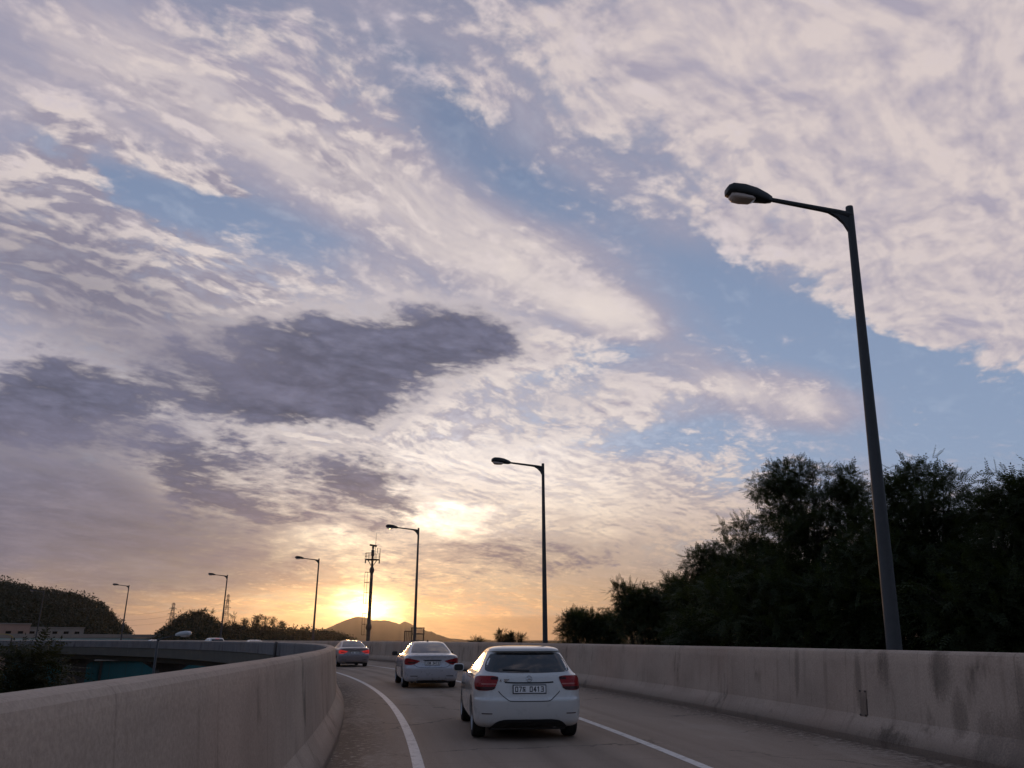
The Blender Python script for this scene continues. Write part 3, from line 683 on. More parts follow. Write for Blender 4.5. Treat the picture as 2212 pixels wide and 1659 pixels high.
    def plate(s, z, w, h, mat_frame, text, tilt=0.0):
        p = s.ray((0, -2, z), (0, 1, 0), 0)
        r = empty('number_plate', (0, p.y - .016, z), 0, s.root); r.rotation_euler = (tilt, 0, 0)
        mb = MB(); mb.box((-w / 2 - .014, -.004, -h / 2 - .014), (w / 2 + .014, .03, h / 2 + .014)); bevel(mb.build('plate_frame', mat_frame, r), .004)
        mb = MB(); mb.box((-w / 2, -.008, -h / 2), (w / 2, -.0045, h / 2)); mb.build('plate_face', M_PLATE, r)
        for i, ch in enumerate(text):
            if ch != ' ': mb = MB(); stroke(mb, text, w, h, only=i); mb.build('plate_character', M_INK, r)
DIG = {'0': [(0, 0, 1, 0), (1, 0, 1, 2), (1, 2, 0, 2), (0, 2, 0, 0)], '1': [(.5, 0, .5, 2), (.1, 1.6, .5, 2)], '2': [(0, 2, 1, 2), (1, 2, 1, 1), (1, 1, 0, 0), (0, 0, 1, 0)], '3': [(0, 2, 1, 2), (1, 2, 1, 0), (1, 0, 0, 0), (.3, 1.05, 1, 1.05)],
       '4': [(.75, 0, .75, 2), (.75, 2, 0, .6), (0, .6, 1.1, .6)], '7': [(0, 2, 1, 2), (1, 2, .35, 0)], '6': [(1, 2, 0, 2), (0, 2, 0, 0), (0, 0, 1, 0), (1, 0, 1, 1), (1, 1, 0, 1)], '8': [(0, 0, 1, 0), (1, 0, 1, 2), (1, 2, 0, 2), (0, 2, 0, 0), (0, 1, 1, 1)],
       'D': [(.05, 1.85, 1, 1.85), (.05, 1.85, .05, 1.05), (.05, 1.05, 1, 1.05), (.5, 1.0, .5, .25), (-.15, .2, 1.15, .2)],                                # the syllable do
       'N': [(.1, 1.9, .1, 1.0), (.1, 1.0, .9, 1.0), (.5, .8, .5, .1), (-.1, .1, 1.1, .1)], 'B': [(0, 0, 0, 2), (.65, 0, .65, 2), (0, .1, .65, .1), (0, 1, .65, 1), (.65, 1.0, 1.1, 1.0), (1.0, 0, 1.0, 2)], 'A': [(0, 0, .5, 2), (.5, 2, 1, 0), (.2, .7, .8, .7)]}
def stroke(mb, text, w, h, y=-.0085, sw=None, only=None):
    adv = w / (len(text) + .6); cw = adv * .58; ch = h * .31; sw = sw or h * .065; x = -w / 2 + adv * .52
    for i_, ch_ in enumerate(text):
        for (a, b, c, d) in DIG.get(ch_, []) if only in (None, i_) else []:
            p = Vector((x + a * cw, 0, (b - 1) * ch)); q = Vector((x + c * cw, 0, (d - 1) * ch)); t = (q - p).normalized(); n = Vector((-t.z, 0, t.x)) * sw
            p = p - t * sw * .8; q = q + t * sw * .8
            mb.add([(v.x, y, v.z) for v in (p - n, q - n, q + n, p + n)] + [(v.x, y + .003, v.z) for v in (p - n, q - n, q + n, p + n)], [(0, 1, 2, 3), (0, 4, 5, 1), (1, 5, 6, 2), (2, 6, 7, 3), (3, 7, 4, 0)])
        x += adv * (1.0 if ch_ != ' ' else .9)
def side_glass(c, outl, split, sub=3):
    for sg in (-1, 1):
        c.panel('side_window', M_GLASS, outl, .004, 22, sub, side=sg)
        for a in split: c.seam('window_pillar', a, .05, .008, M_BLACK, side=sg)
def place(c, rr, s_rear, yaw=0.0, z=.004):
    """s_rear: angle (deg) on the arc of the middle of the tail"""
    p = polar(rr, s_rear); c.location = (p.x, p.y, z); c.rotation_euler = (0, 0, R(s_rear + yaw))
#            z    W    tail  nose  rc   bow  rf  bowf
HATCH = [(.185, .74, .36, 4.00, .20, .02, .3, .10), (.20, .80, .20, 4.16, .24, .03, .35, .14), (.26, .855, .09, 4.25, .26, .05, .38, .18), (.36, .878, .035, 4.30, .28, .07, .40, .22), (.50, .888, .006, 4.32, .29, .08, .42, .24), (.605, .89, .0, 4.31, .29, .085, .42, .25),
         (.635, .89, .022, 4.30, .29, .085, .42, .25), (.66, .89, .045, 4.29, .28, .085, .42, .25), (.76, .888, .06, 4.22, .27, .085, .42, .25), (.86, .882, .075, 4.05, .26, .09, .42, .25), (.94, .868, .10, 3.70, .25, .10, .42, .22), (.985, .845, .13, 3.15, .24, .10, .40, .2), (1.02, .80, .165, 2.92, .22, .10, .4, .2),
         (1.12, .735, .26, 2.62, .2, .10, .35, .2), (1.24, .675, .385, 2.26, .18, .095, .33, .18), (1.325, .63, .475, 1.98, .17, .09, .3, .18), (1.352, .61, .44, 1.90, .17, .09, .3, .18), (1.385, .585, .455, 1.74, .17, .09, .3, .18), (1.412, .52, .56, 1.60, .18, .09, .3, .16), (1.428, .40, .74, 1.46, .2, .08, .28, .12), (1.434, .18, .98, 1.28, .1, .04, .1, .05), (1.435, .04, 1.08, 1.2, .02, .01, .02, .01)]
WH = [(.80, .312), (3.50, .312)]
def make_hatch():
    c = Car(HATCH, WH, .312, M_PW, 'white_hatchback', 'white hatchback with dark rear window and legible plate, nearest of the cars')
    w = c.panel('rear_window', M_GLASS, [(1.015, -.20, .20), (1.03, -.60, .60), (1.06, -.70, .70), (1.14, -.69, .69), (1.24, -.635, .635), (1.30, -.585, .585), (1.318, -.50, .50)], .004, 20)
    c.seam('wiper', [(.02, 1.045), (-.15, 1.05), (-.42, 1.062)], .018, .014, M_BLACK, parent=w)
    c.panel('spoiler_underside', M_BLACK, [(1.328, -.46, .46), (1.336, -.56, .56), (1.345, -.56, .56)], .006, 14, 2)
    for sg in (-1, 1):
        R_ = [(.752, .68, .80), (.765, .60, .846), (.795, .56, .864), (.85, .53, .868), (.91, .505, .862), (.945, .50, .850), (.962, .525, .830), (.972, .60, .78)]
        rows = [(z, sg * a, sg * b) for z, a, b in R_]
        t = c.panel('tail_light', M_RED, rows, .007, 14, 3)
        c.panel('light_strip', M_CLEAR, [(.842, sg * .54, sg * .76), (.852, sg * .54, sg * .765), (.860, sg * .545, sg * .765)], .011, 10, 2, parent=t)
        c.panel('lower_lens', M_REDD, [(.760, sg * .60, sg * .83), (.785, sg * .56, sg * .845), (.81, sg * .545, sg * .85)], .010, 10, 2, parent=t)
        c.panel('upper_lens', M_REDD, [(.915, sg * .51, sg * .62), (.94, sg * .50, sg * .62), (.955, sg * .505, sg * .60)], .010, 8, 2, parent=t)
        c.panel('reflector', M_REDD, [(.405, sg * .60, sg * .76), (.42, sg * .60, sg * .77)], .004, 8, 1)
        c.seam('parking_sensor', [(sg * .55, .475), (sg * .58, .475)], .03, .003, MATS['sensor'])
    # hatch outline, bumper lip, dark strip painted as the handle's shadow
    c.seam('hatch_gap', [(-.50, .745), (-.46, .70), (-.36, .62), (-.30, .598), (-.15, .594), (.15, .594), (.30, .598), (.36, .62), (.46, .70), (.50, .745)], .012)
    c.seam('handle_shadow', [(-.40, .878), (-.2, .868), (.2, .868), (.40, .878)], .022, .004, M_SEAM)
    c.panel('bumper_insert', M_BLACK, [(.195, -.64, .64), (.235, -.60, .60), (.285, -.54, .54), (.315, -.46, .46), (.328, -.36, .36)], .008, 20, 3)
    c.plate(.775, .52, .11, M_INK, '07D 0413')
    # ring badge with three spokes and the small lettering on the hatch
    p = c.ray((0, -2, .93), (0, 1, 0), 0); em = empty('badge', (0, p.y - .006, .93), 0, c.root); em.rotation_euler = (R(-14), 0, 0)
    mb = MB(); mb.tube([(.046 * math.cos(2 * math.pi * k / 24), 0, .046 * math.sin(2 * math.pi * k / 24)) for k in range(25)], .006, 6, False)
    mb.build('badge_ring', M_CHROME, em, True)
    mb = MB()
    for k in range(3):
        a = math.pi / 2 + 2 * math.pi * k / 3; mb.tube([(0, -.002, 0), (.045 * math.cos(a), -.002, .045 * math.sin(a))], [.010, .003], 6)
    mb.build('badge_star', M_CHROME, em)
    p = c.ray((-.40, -2, .905), (0, 1, 0), 0); le = empty('model_lettering', (-.40, p.y - .008, .905), 0, c.root)
    for i in (0, 2, 3, 4): mb = MB(); stroke(mb, 'A 200', .18, .05, 0, .0045, i); mb.build('letter', M_CHROME, le)
    side_glass(c, [(1.0, 1.02, 2.62), (1.03, .86, 2.58), (1.12, .80, 2.40), (1.22, .84, 2.14), (1.30, .96, 1.86), (1.34, 1.15, 1.62)], [[(1.55, 1.0), (1.56, 1.2), (1.58, 1.34)], [(2.30, 1.0), (2.20, 1.1), (2.02, 1.24)]])
    for sg in (-1, 1):
        c.seam('door_gap', [(1.02, 1.0), (1.12, .8), (1.22, .6), (1.25, .34)], .012, .003, side=sg)
        c.seam('door_gap', [(1.68, 1.0), (1.66, .6), (1.66, .30)], .012, .003, side=sg)
        c.seam('door_gap', [(2.72, .98), (2.85, .6), (2.80, .32)], .012, .003, side=sg)
        for y in (1.30, 2.0): c.seam('door_handle', [(y, .84), (y + .2, .835)], .03, .02, c.paint, side=sg, sub=2)
    c.panel('windscreen', M_GLASS, [(1.03, -.70, .70), (1.15, -.64, .64), (1.30, -.54, .54), (1.36, -.5, .5)], .004, 14, 3, mirror=True)
    c.panel('sunroof', M_GLASS, [(.80, -.30, .30), (.9, -.36, .36), (1.40, -.34, .34), (1.5, -.28, .28)], .003, 8, 2, top=True)
    mb = MB(); mb.box((-.62, .32, .15), (.62, 4.0, .26)); mb.build('underbody', M_BLACK, c.root)
    mb = MB(); mb.tube([(.42, .16, .215), (.42, .5, .215)], .032, 10); mb.build('exhaust', M_STEEL, c.root)
    c.mirrors(2.62, 1.0, .86, M_PW)
    return c.root
plain('sensor', (.55, .56, .57), .4)
SEDAN = [(.20, .78, .34, 4.45, .2, .03, .3, .1), (.225, .84, .18, 4.62, .24, .05, .36, .16), (.30, .885, .085, 4.74, .28, .08, .4, .22), (.40, .902, .04, 4.80, .30, .10, .44, .26), (.52, .912, .012, 4.82, .32, .11, .46, .28), (.62, .916, .0, 4.82, .32, .115, .46, .28), (.66, .916, .012, 4.80, .32, .115, .46, .28),
         (.74, .915, .045, 4.74, .31, .11, .46, .28), (.85, .91, .055, 4.55, .30, .11, .46, .28), (.93, .90, .05, 4.20, .30, .11, .46, .26), (.985, .878, .03, 3.80, .30, .12, .44, .24), (1.020, .842, .022, 3.60, .30, .12, .42, .22), (1.040, .80, .06, 3.50, .30, .12, .42, .22), (1.06, .765, .26, 3.40, .26, .11, .4, .2), (1.085, .745, .50, 3.32, .22, .10, .4, .2),
         (1.15, .715, .66, 3.10, .2, .09, .36, .2), (1.27, .65, .96, 2.78, .18, .08, .33, .18), (1.36, .60, 1.20, 2.52, .17, .07, .3, .18), (1.41, .56, 1.36, 2.36, .17, .06, .3, .16), (1.442, .49, 1.52, 2.22, .18, .06, .28, .14), (1.462, .36, 1.68, 2.08, .18, .05, .2, .1), (1.469, .18, 1.80, 1.98, .08, .02, .08, .03), (1.470, .04, 1.86, 1.92, .02, .01, .02, .01)]
WS = [(1.02, .325), (3.82, .325)]
def make_sedan(paint, lit, label, plate='33B 3472'):
    c = Car(SEDAN, WS, .325, paint, 'sedan', label, group='sedans ahead on the ramp')
    c.panel('rear_window', M_GLASS, [(1.092, -.60, .60), (1.11, -.655, .655), (1.20, -.625, .625), (1.32, -.555, .555), (1.40, -.50, .50), (1.425, -.45, .45)], .004, 18)
    mr = M_BRAKE if lit else M_RED
    for sg in (-1, 1):
        rows = [(z, sg * a, sg * b) for z, a, b in [(.725, .70, .80), (.745, .60, .875), (.79, .50, .892), (.825, .44, .893), (.85, .40, .892), (.87, .46, .889), (.90, .60, .882), (.925, .72, .870), (.938, .79, .85)]]
        t = c.panel('tail_light', mr if lit else M_RED, rows, .007, 16, 3)
        c.panel('inner_lens', M_REDD if not lit else M_RED, [(.775, sg * .58, sg * .74), (.80, sg * .54, sg * .80), (.825, sg * .52, sg * .80)], .011, 8, 2, parent=t)
        c.panel('reflector', M_BLACK, [(.375, sg * .50, sg * .70), (.388, sg * .46, sg * .72), (.398, sg * .48, sg * .70)], .005, 8, 2)
    c.seam('boot_gap', [(-.60, .735), (-.50, .672), (-.34, .648), (0, .642), (.34, .648), (.50, .672), (.60, .735)], .012)
    c.seam('boot_gap', [(-.78, 1.005), (-.74, .96), (-.72, .93)], .010); c.seam('boot_gap', [(.78, 1.005), (.74, .96), (.72, .93)], .010)
    c.seam('plate_garnish', [(-.30, .872), (0, .876), (.30, .872)], .03, .012, M_SEAM)
    c.panel('bumper_lower', M_BLACK, [(.215, -.50, .50), (.235, -.52, .52), (.255, -.42, .42)], .006, 14, 2)
    c.plate(.785, .47, .11, M_INK, plate)
    p = c.ray((0, -2, .955), (0, 1, 0), 0); mb = MB(); mb.tube([(.055 * math.cos(2 * math.pi * k / 20), 0, .03 * math.sin(2 * math.pi * k / 20)) for k in range(21)], .005, 6, False)
    mb.tube([(-.025, 0, -.02), (-.012, 0, .022)], .005, 5); mb.tube([(.012, 0, -.022), (.025, 0, .02)], .005, 5); mb.tube([(-.018, 0, 0), (.018, 0, 0)], .005, 5)
    o = mb.build('badge', M_CHROME, c.root); o.location = (0, p.y - .006, .955)
    side_glass(c, [(1.0, 1.60, 3.20), (1.03, 1.28, 3.16), (1.09, 1.18, 3.02), (1.20, 1.28, 2.74), (1.30, 1.46, 2.48), (1.36, 1.62, 2.30)], [[(2.02, 1.0), (2.02, 1.2), (2.02, 1.37)]])
    for sg in (-1, 1):
        c.seam('door_gap', [(1.36, 1.0), (1.42, .8), (1.52, .6), (1.54, .34)], .012, .003, side=sg)
        c.seam('door_gap', [(2.06, 1.0), (2.05, .6), (2.05, .30)], .012, .003, side=sg)
        c.seam('door_gap', [(3.2, .98), (3.26, .6), (3.2, .32)], .012, .003, side=sg)
        c.seam('crease', [(.9, .83), (2.2, .79), (3.6, .74)], .012, .003, side=sg)
        for y in (1.62, 2.42): c.seam('door_handle', [(y, .85), (y + .2, .845)], .03, .02, M_CHROME, side=sg, sub=2)
    c.panel('windscreen', M_GLASS, [(1.09, -.68, .68), (1.2, -.62, .62), (1.34, -.54, .54), (1.41, -.48, .48)], .004, 12, 3, mirror=True)
    mb = MB(); mb.add([(-.03, 1.62, 1.445), (.03, 1.62, 1.445), (.03, 1.85, 1.46), (-.03, 1.85, 1.46), (-.008, 1.60, 1.515), (.008, 1.60, 1.515), (.008, 1.68, 1.51), (-.008, 1.68, 1.51)], [(0, 1, 5, 4), (1, 2, 6, 5), (2, 3, 7, 6), (3, 0, 4, 7), (4, 5, 6, 7)])
    mb.build('fin_antenna', M_BLACK, c.root)
    mb = MB(); mb.box((-.64, .34, .16), (.64, 4.3, .27)); mb.build('underbody', M_BLACK, c.root)
    mb = MB(); mb.tube([(-.5, .14, .215), (-.5, .5, .215)], .035, 10); mb.build('exhaust', M_STEEL, c.root)
    c.mirrors(3.12, 1.02, .88, M_BLACK if not lit else paint)
    return c.root
SUVT = [(.24, .80, .30, 4.2, .2, .03, .3, .1), (.27, .86, .16, 4.35, .24, .05, .36, .16), (.38, .90, .06, 4.45, .27, .07, .4, .2), (.55, .915, .01, 4.5, .28, .08, .42, .22), (.68, .92, .0, 4.5, .28, .085, .42, .22), (.74, .92, .03, 4.47, .28, .085, .42, .22), (.9, .915, .06, 4.36, .26, .09, .42, .22), (1.02, .90, .09, 4.0, .25, .09, .42, .2), (1.08, .87, .12, 3.5, .24, .09, .4, .2),
        (1.13, .82, .15, 3.2, .22, .09, .4, .2), (1.30, .755, .26, 2.85, .2, .085, .36, .18), (1.50, .69, .42, 2.4, .18, .08, .33, .18), (1.575, .66, .44, 2.2, .18, .08, .3, .18), (1.61, .62, .48, 2.05, .18, .08, .3, .16), (1.645, .50, .65, 1.85, .2, .08, .3, .14), (1.658, .25, 1.0, 1.6, .1, .04, .1, .05), (1.66, .04, 1.2, 1.4, .02, .01, .02, .01)]
def make_suv(label):
    c = Car(SUVT, [(.86, .345), (3.55, .345)], .345, M_PW, 'white_suv', label)
    c.panel('rear_window', M_GLASS, [(1.12, -.62, .62), (1.16, -.69, .69), (1.30, -.665, .665), (1.44, -.60, .60), (1.52, -.54, .54)], .004, 16)
    for sg in (-1, 1): c.panel('tail_light', M_BRAKE, [(.80, sg * .64, sg * .87), (.90, sg * .62, sg * .885), (1.05, sg * .66, sg * .86), (1.10, sg * .70, sg * .83)], .007, 10, 3)
    c.panel('high_brake_light', M_BRAKE, [(1.545, -.20, .20), (1.555, -.21, .21), (1.575, -.2, .2)], .010, 8, 2)
    side_glass(c, [(1.10, 1.0, 2.95), (1.14, .80, 2.9), (1.3, .70, 2.6), (1.45, .78, 2.3), (1.53, .95, 2.1)], [[(1.7, 1.1), (1.7, 1.3), (1.7, 1.54)]])
    c.seam('hatch_gap', [(-.58, .78), (-.5, .72), (.5, .72), (.58, .78)], .012)
    c.plate(.86, .47, .11, M_INK, '44A 2680')
    mb = MB(); mb.box((-.64, .34, .2), (.64, 4.0, .32)); mb.build('underbody', M_BLACK, c.root)
    c.mirrors(2.9, 1.12, .88, M_PW)
    return c.root
def arcdeg(x, y): return math.degrees(math.atan2(y - CTR.y, x - CTR.x)), math.hypot(x - CTR.x, y - CTR.y)
def ray_arc(az, r):
    d = Vector((math.sin(R(az)), math.cos(R(az)), 0)); b = d.dot(CTR); t = b + math.sqrt(b * b - CTR.length_squared + r * r); return arcdeg(d.x * t, d.y * t)[0]
hat = make_hatch(); a, r = arcdeg(.29, 13.3); place(hat, r, a, -2.2)
s2 = make_sedan(M_PS, False, 'pale silver sedan just ahead of the white hatchback, lamps unlit'); a, r = arcdeg(-2.62, 27.0); place(s2, r, a, -2.0)
s3 = make_sedan(M_PG, True, 'greyish sedan with lit red tail lights, half hidden by the inner barrier', '28A 1640'); a, r = arcdeg(-9.15, 47.5); place(s3, r, a, -1.5)
suv = make_suv('white car with its high brake light lit, only its roof above the far barrier'); place(suv, 156.3, ray_arc(CARAZ[0], 156.3), 0)
s4 = make_sedan(M_PW, False, 'sliver of a white sedan roof, right of the white car with a brake light', '61B 4072'); place(s4, 156.3, ray_arc(CARAZ[1], 156.3), 0)
s5 = copy_tree(s4); s5['label'] = 'white sedan roof just visible behind the pole of the low street lamp'; place(s5, 156.3, ray_arc(CARAZ[2], 156.3), 0)
# ---------------------------------------------------------------- vegetation
import numpy as np
def leaf_mat(name, a, b, trans=.35):
    m, nt, bs = principled(name)
    g = E.node('ShaderNodeNewGeometry'); n = E(g.outputs['Random Per Island'])
    v = E(E.node('ShaderNodeTexCoord').outputs['Object']); k = ntex(v, .9, 3)
    c = mix((n * .6 + sstep(k, .3, .7, 0, .4)).clamp(), a, b)
    E.put(bs.inputs['Base Color'], c); bs.inputs['Roughness'].default_value = .6; bs.inputs['Specular IOR Level'].default_value = .3
    tr = E.node('ShaderNodeBsdfTranslucent'); E.put(tr.inputs[0], mix(1.0, c, (1.3, 1.25, .5), 'MULTIPLY'))
    mx = E.node('ShaderNodeMixShader'); mx.inputs[0].default_value = trans
    nt.links.new(bs.outputs[0], mx.inputs[1]); nt.links.new(tr.outputs[0], mx.inputs[2])
    nt.links.new(mx.outputs[0], nt.nodes['Material Output'].inputs[0])
    return m
M_LEAF = leaf_mat('locust_leaf', (.020, .032, .013), (.050, .062, .022))
M_LEAF2 = leaf_mat('shrub_leaf', (.020, .026, .011), (.050, .046, .020))
M_FAR = leaf_mat('woodland_leaf', (.015, .022, .011), (.028, .034, .015), .15)
M_BARK = plain('bark', (.055, .042, .032), .9, var=.4, scale=14, bump=.6)
def quads(P, name, mat):
    """P: (n,4,3) array of quads -> mesh"""
    n = len(P); me = bpy.data.meshes.new(name)
    me.vertices.add(n * 4); me.vertices.foreach_set('co', P.reshape(-1).astype(np.float32))
    me.loops.add(n * 4); me.loops.foreach_set('vertex_index', np.arange(n * 4, dtype=np.int32))
    me.polygons.add(n); me.polygons.foreach_set('loop_start', np.arange(0, n * 4, 4, dtype=np.int32))
    me.materials.append(mat); me.update(calc_edges=True); me.validate()
    return me
def spray(pairs=7, L=.26, ll=.055, lw=.021):
    """a pinnate leaf along +x: pairs of small leaflets on a rachis, drooping a little"""
    Q = []
    for i in range(pairs * 2 + 1):
        last = i == pairs * 2; k = i // 2; x = L * (.18 + .82 * k / pairs) if not last else L
        z = -.10 * L * (x / L) ** 2; s = 0 if last else (1 if i % 2 else -1)
        d = np.array((1, 0, -.15)) if last else np.array((.35, s, -.18)); d = d / np.linalg.norm(d)
        w = np.cross(d, (0, 0, 1)); w /= np.linalg.norm(w)
        b = np.array((x, 0, z)); m = b + d * ll * .5; e = b + d * ll
        Q.append((b, m + w * lw / 2, e, m - w * lw / 2))
    Q.append(((0, -.003, 0), (L, -.002, -.1 * L), (L, .002, -.1 * L), (0, .003, 0)))
    return np.array(Q)
def frames(dirs, rng):
    x = dirs / np.linalg.norm(dirs, axis=1, keepdims=True)
    up = np.array((0, 0, 1.0)) + rng.normal(0, .35, (len(x), 3))
    y = np.cross(up, x); y /= np.linalg.norm(y, axis=1, keepdims=True) + 1e-9
    return np.stack((x, y, np.cross(x, y)), axis=2)
SP = [spray(5, .24, .06, .026), spray(6, .30, .062, .027), spray(4, .19, .055, .024)]
def crown_mesh(name, lobes, n_spray, rng, mat=M_LEAF, scale=1.0, clump=.42, flat=.55, droop=.15):
    """lobes: (x, y, z, rx, ry, rz, weight) in tree space; sprays sit in flattened clumps near the lobes' skins"""
    extra = []
    for l in lobes:                                                    # small outlying sprigs make the outline ragged
        for _ in range(4):
            u = rng.normal(0, 1, 3); u[2] = abs(u[2]) * .8; u /= np.linalg.norm(u); k = rng.uniform(1.05, 1.4); r = rng.uniform(.10, .24) * max(.5, l[3])
            extra.append((*(np.array(l[:3]) + u * np.array(l[3:6]) * k), r, r, r * .7, l[6] * .045))
    lobes = list(lobes) + extra
    w = np.array([l[6] for l in lobes]); w = w / w.sum(); Q = []; tips = []
    per = 34; nc = max(1, n_spray // per)
    for c in range(nc):
        l = lobes[rng.choice(len(lobes), p=w)]
        u = rng.normal(0, 1, 3); u /= np.linalg.norm(u); rr = rng.uniform(.35, 1.0) ** .55
        if rng.random() < .25: rr *= rng.uniform(1.0, 1.28)
        ctr = np.array(l[:3]) + u * np.array(l[3:6]) * rr; tips.append(ctr)
        cs = clump * rng.uniform(.6, 1.35)
        v = rng.normal(0, 1, (per, 3)); v /= np.linalg.norm(v, axis=1, keepdims=True); v *= rng.uniform(.2, 1, (per, 1)) ** .5
        pos = ctr + v * np.array((cs, cs, cs * flat)); out = u * .8 + np.array((0, 0, .15))
        dirs = v * np.array((1, 1, .5)) * .7 + out * .6 + rng.normal(0, .6, (per, 3)) - np.array((0, 0, droop))
        Fm = frames(dirs, rng); S = SP[c % 3] * scale * rng.uniform(.8, 1.25)
        Q.append((np.einsum('nij,qvj->nqvi', Fm, S) + pos[:, None, None, :]).reshape(-1, 4, 3))
    return quads(np.concatenate(Q), name, mat), tips
def tree(name, label, base, lobes, n_spray, seed, mat=M_LEAF, scale=1.0, clump=.42, group=None, cat='tree', trunk_r=.16, limbs=5, flat=.55):
    rng = np.random.default_rng(seed)
    root = empty(name, base); tag(root, label, cat, group)
    me, tips = crown_mesh('crown', lobes, n_spray, rng, mat, scale, clump, flat)
    obj('crown', me, root)
    mb = MB(); top = max(l[2] for l in lobes); cx = sum(l[0] * l[6] for l in lobes) / sum(l[6] for l in lobes); cy_ = sum(l[1] * l[6] for l in lobes) / sum(l[6] for l in lobes)
    fork = Vector((cx * .5, cy_ * .5, top * .42))
    mb.tube([(0, 0, -.3), (cx * .2, cy_ * .2, top * .2), fork, (cx * .8, cy_ * .8, top * .7), (cx, cy_, top * .98)], [trunk_r * 1.3, trunk_r, trunk_r * .75, trunk_r * .5, .02], 9)
    t = mb.build('trunk', M_BARK, root, True)
    for l in lobes[:limbs]:
        s = Vector((cx * .5, cy_ * .5, top * rng.uniform(.3, .6))); e = Vector(l[:3]); m = s.lerp(e, .5) + Vector((rng.normal(0, .15), rng.normal(0, .15), rng.uniform(0, .35)))
        mb = MB(); mb.tube([s, m, e], [trunk_r * .5, trunk_r * .3, .02], 7)
        for _ in range(7):
            g = rng.normal(0, 1, 3); g /= np.linalg.norm(g); q = Vector(np.array(l[:3]) + g * np.array(l[3:6]) * .95); a = m.lerp(e, rng.uniform(.2, .9))
            mb.tube([a, a.lerp(q, .5) + Vector((0, 0, .1)), q], [.03, .018, .006], 5)
        mb.build('limb', M_BARK, root, True)
    return root
TB = -6.5
def lobe_dir(az, el, dist, base, rx, rz, w=1.0, ry=None):
    """a lobe of a crown at a bearing and height seen from the roadway"""
    x = dist * math.sin(R(az)); y = dist * math.cos(R(az)); z = 1.55 + dist * math.tan(R(el)); return (x - base[0], y - base[1], z - base[2], rx, ry or rx, rz, w)
def right_tree(label, az, dist, lobes, n, seed, **k):
    b = (dist * math.sin(R(az)), dist * math.cos(R(az)), TB)
    L = [lobe_dir(a, e, dist + dd, b, rx, rz, w) for a, e, dd, rx, rz, w in lobes]
    tree('locust_tree', label, b, L, n, seed, group='locust trees behind the outer barrier', **k)
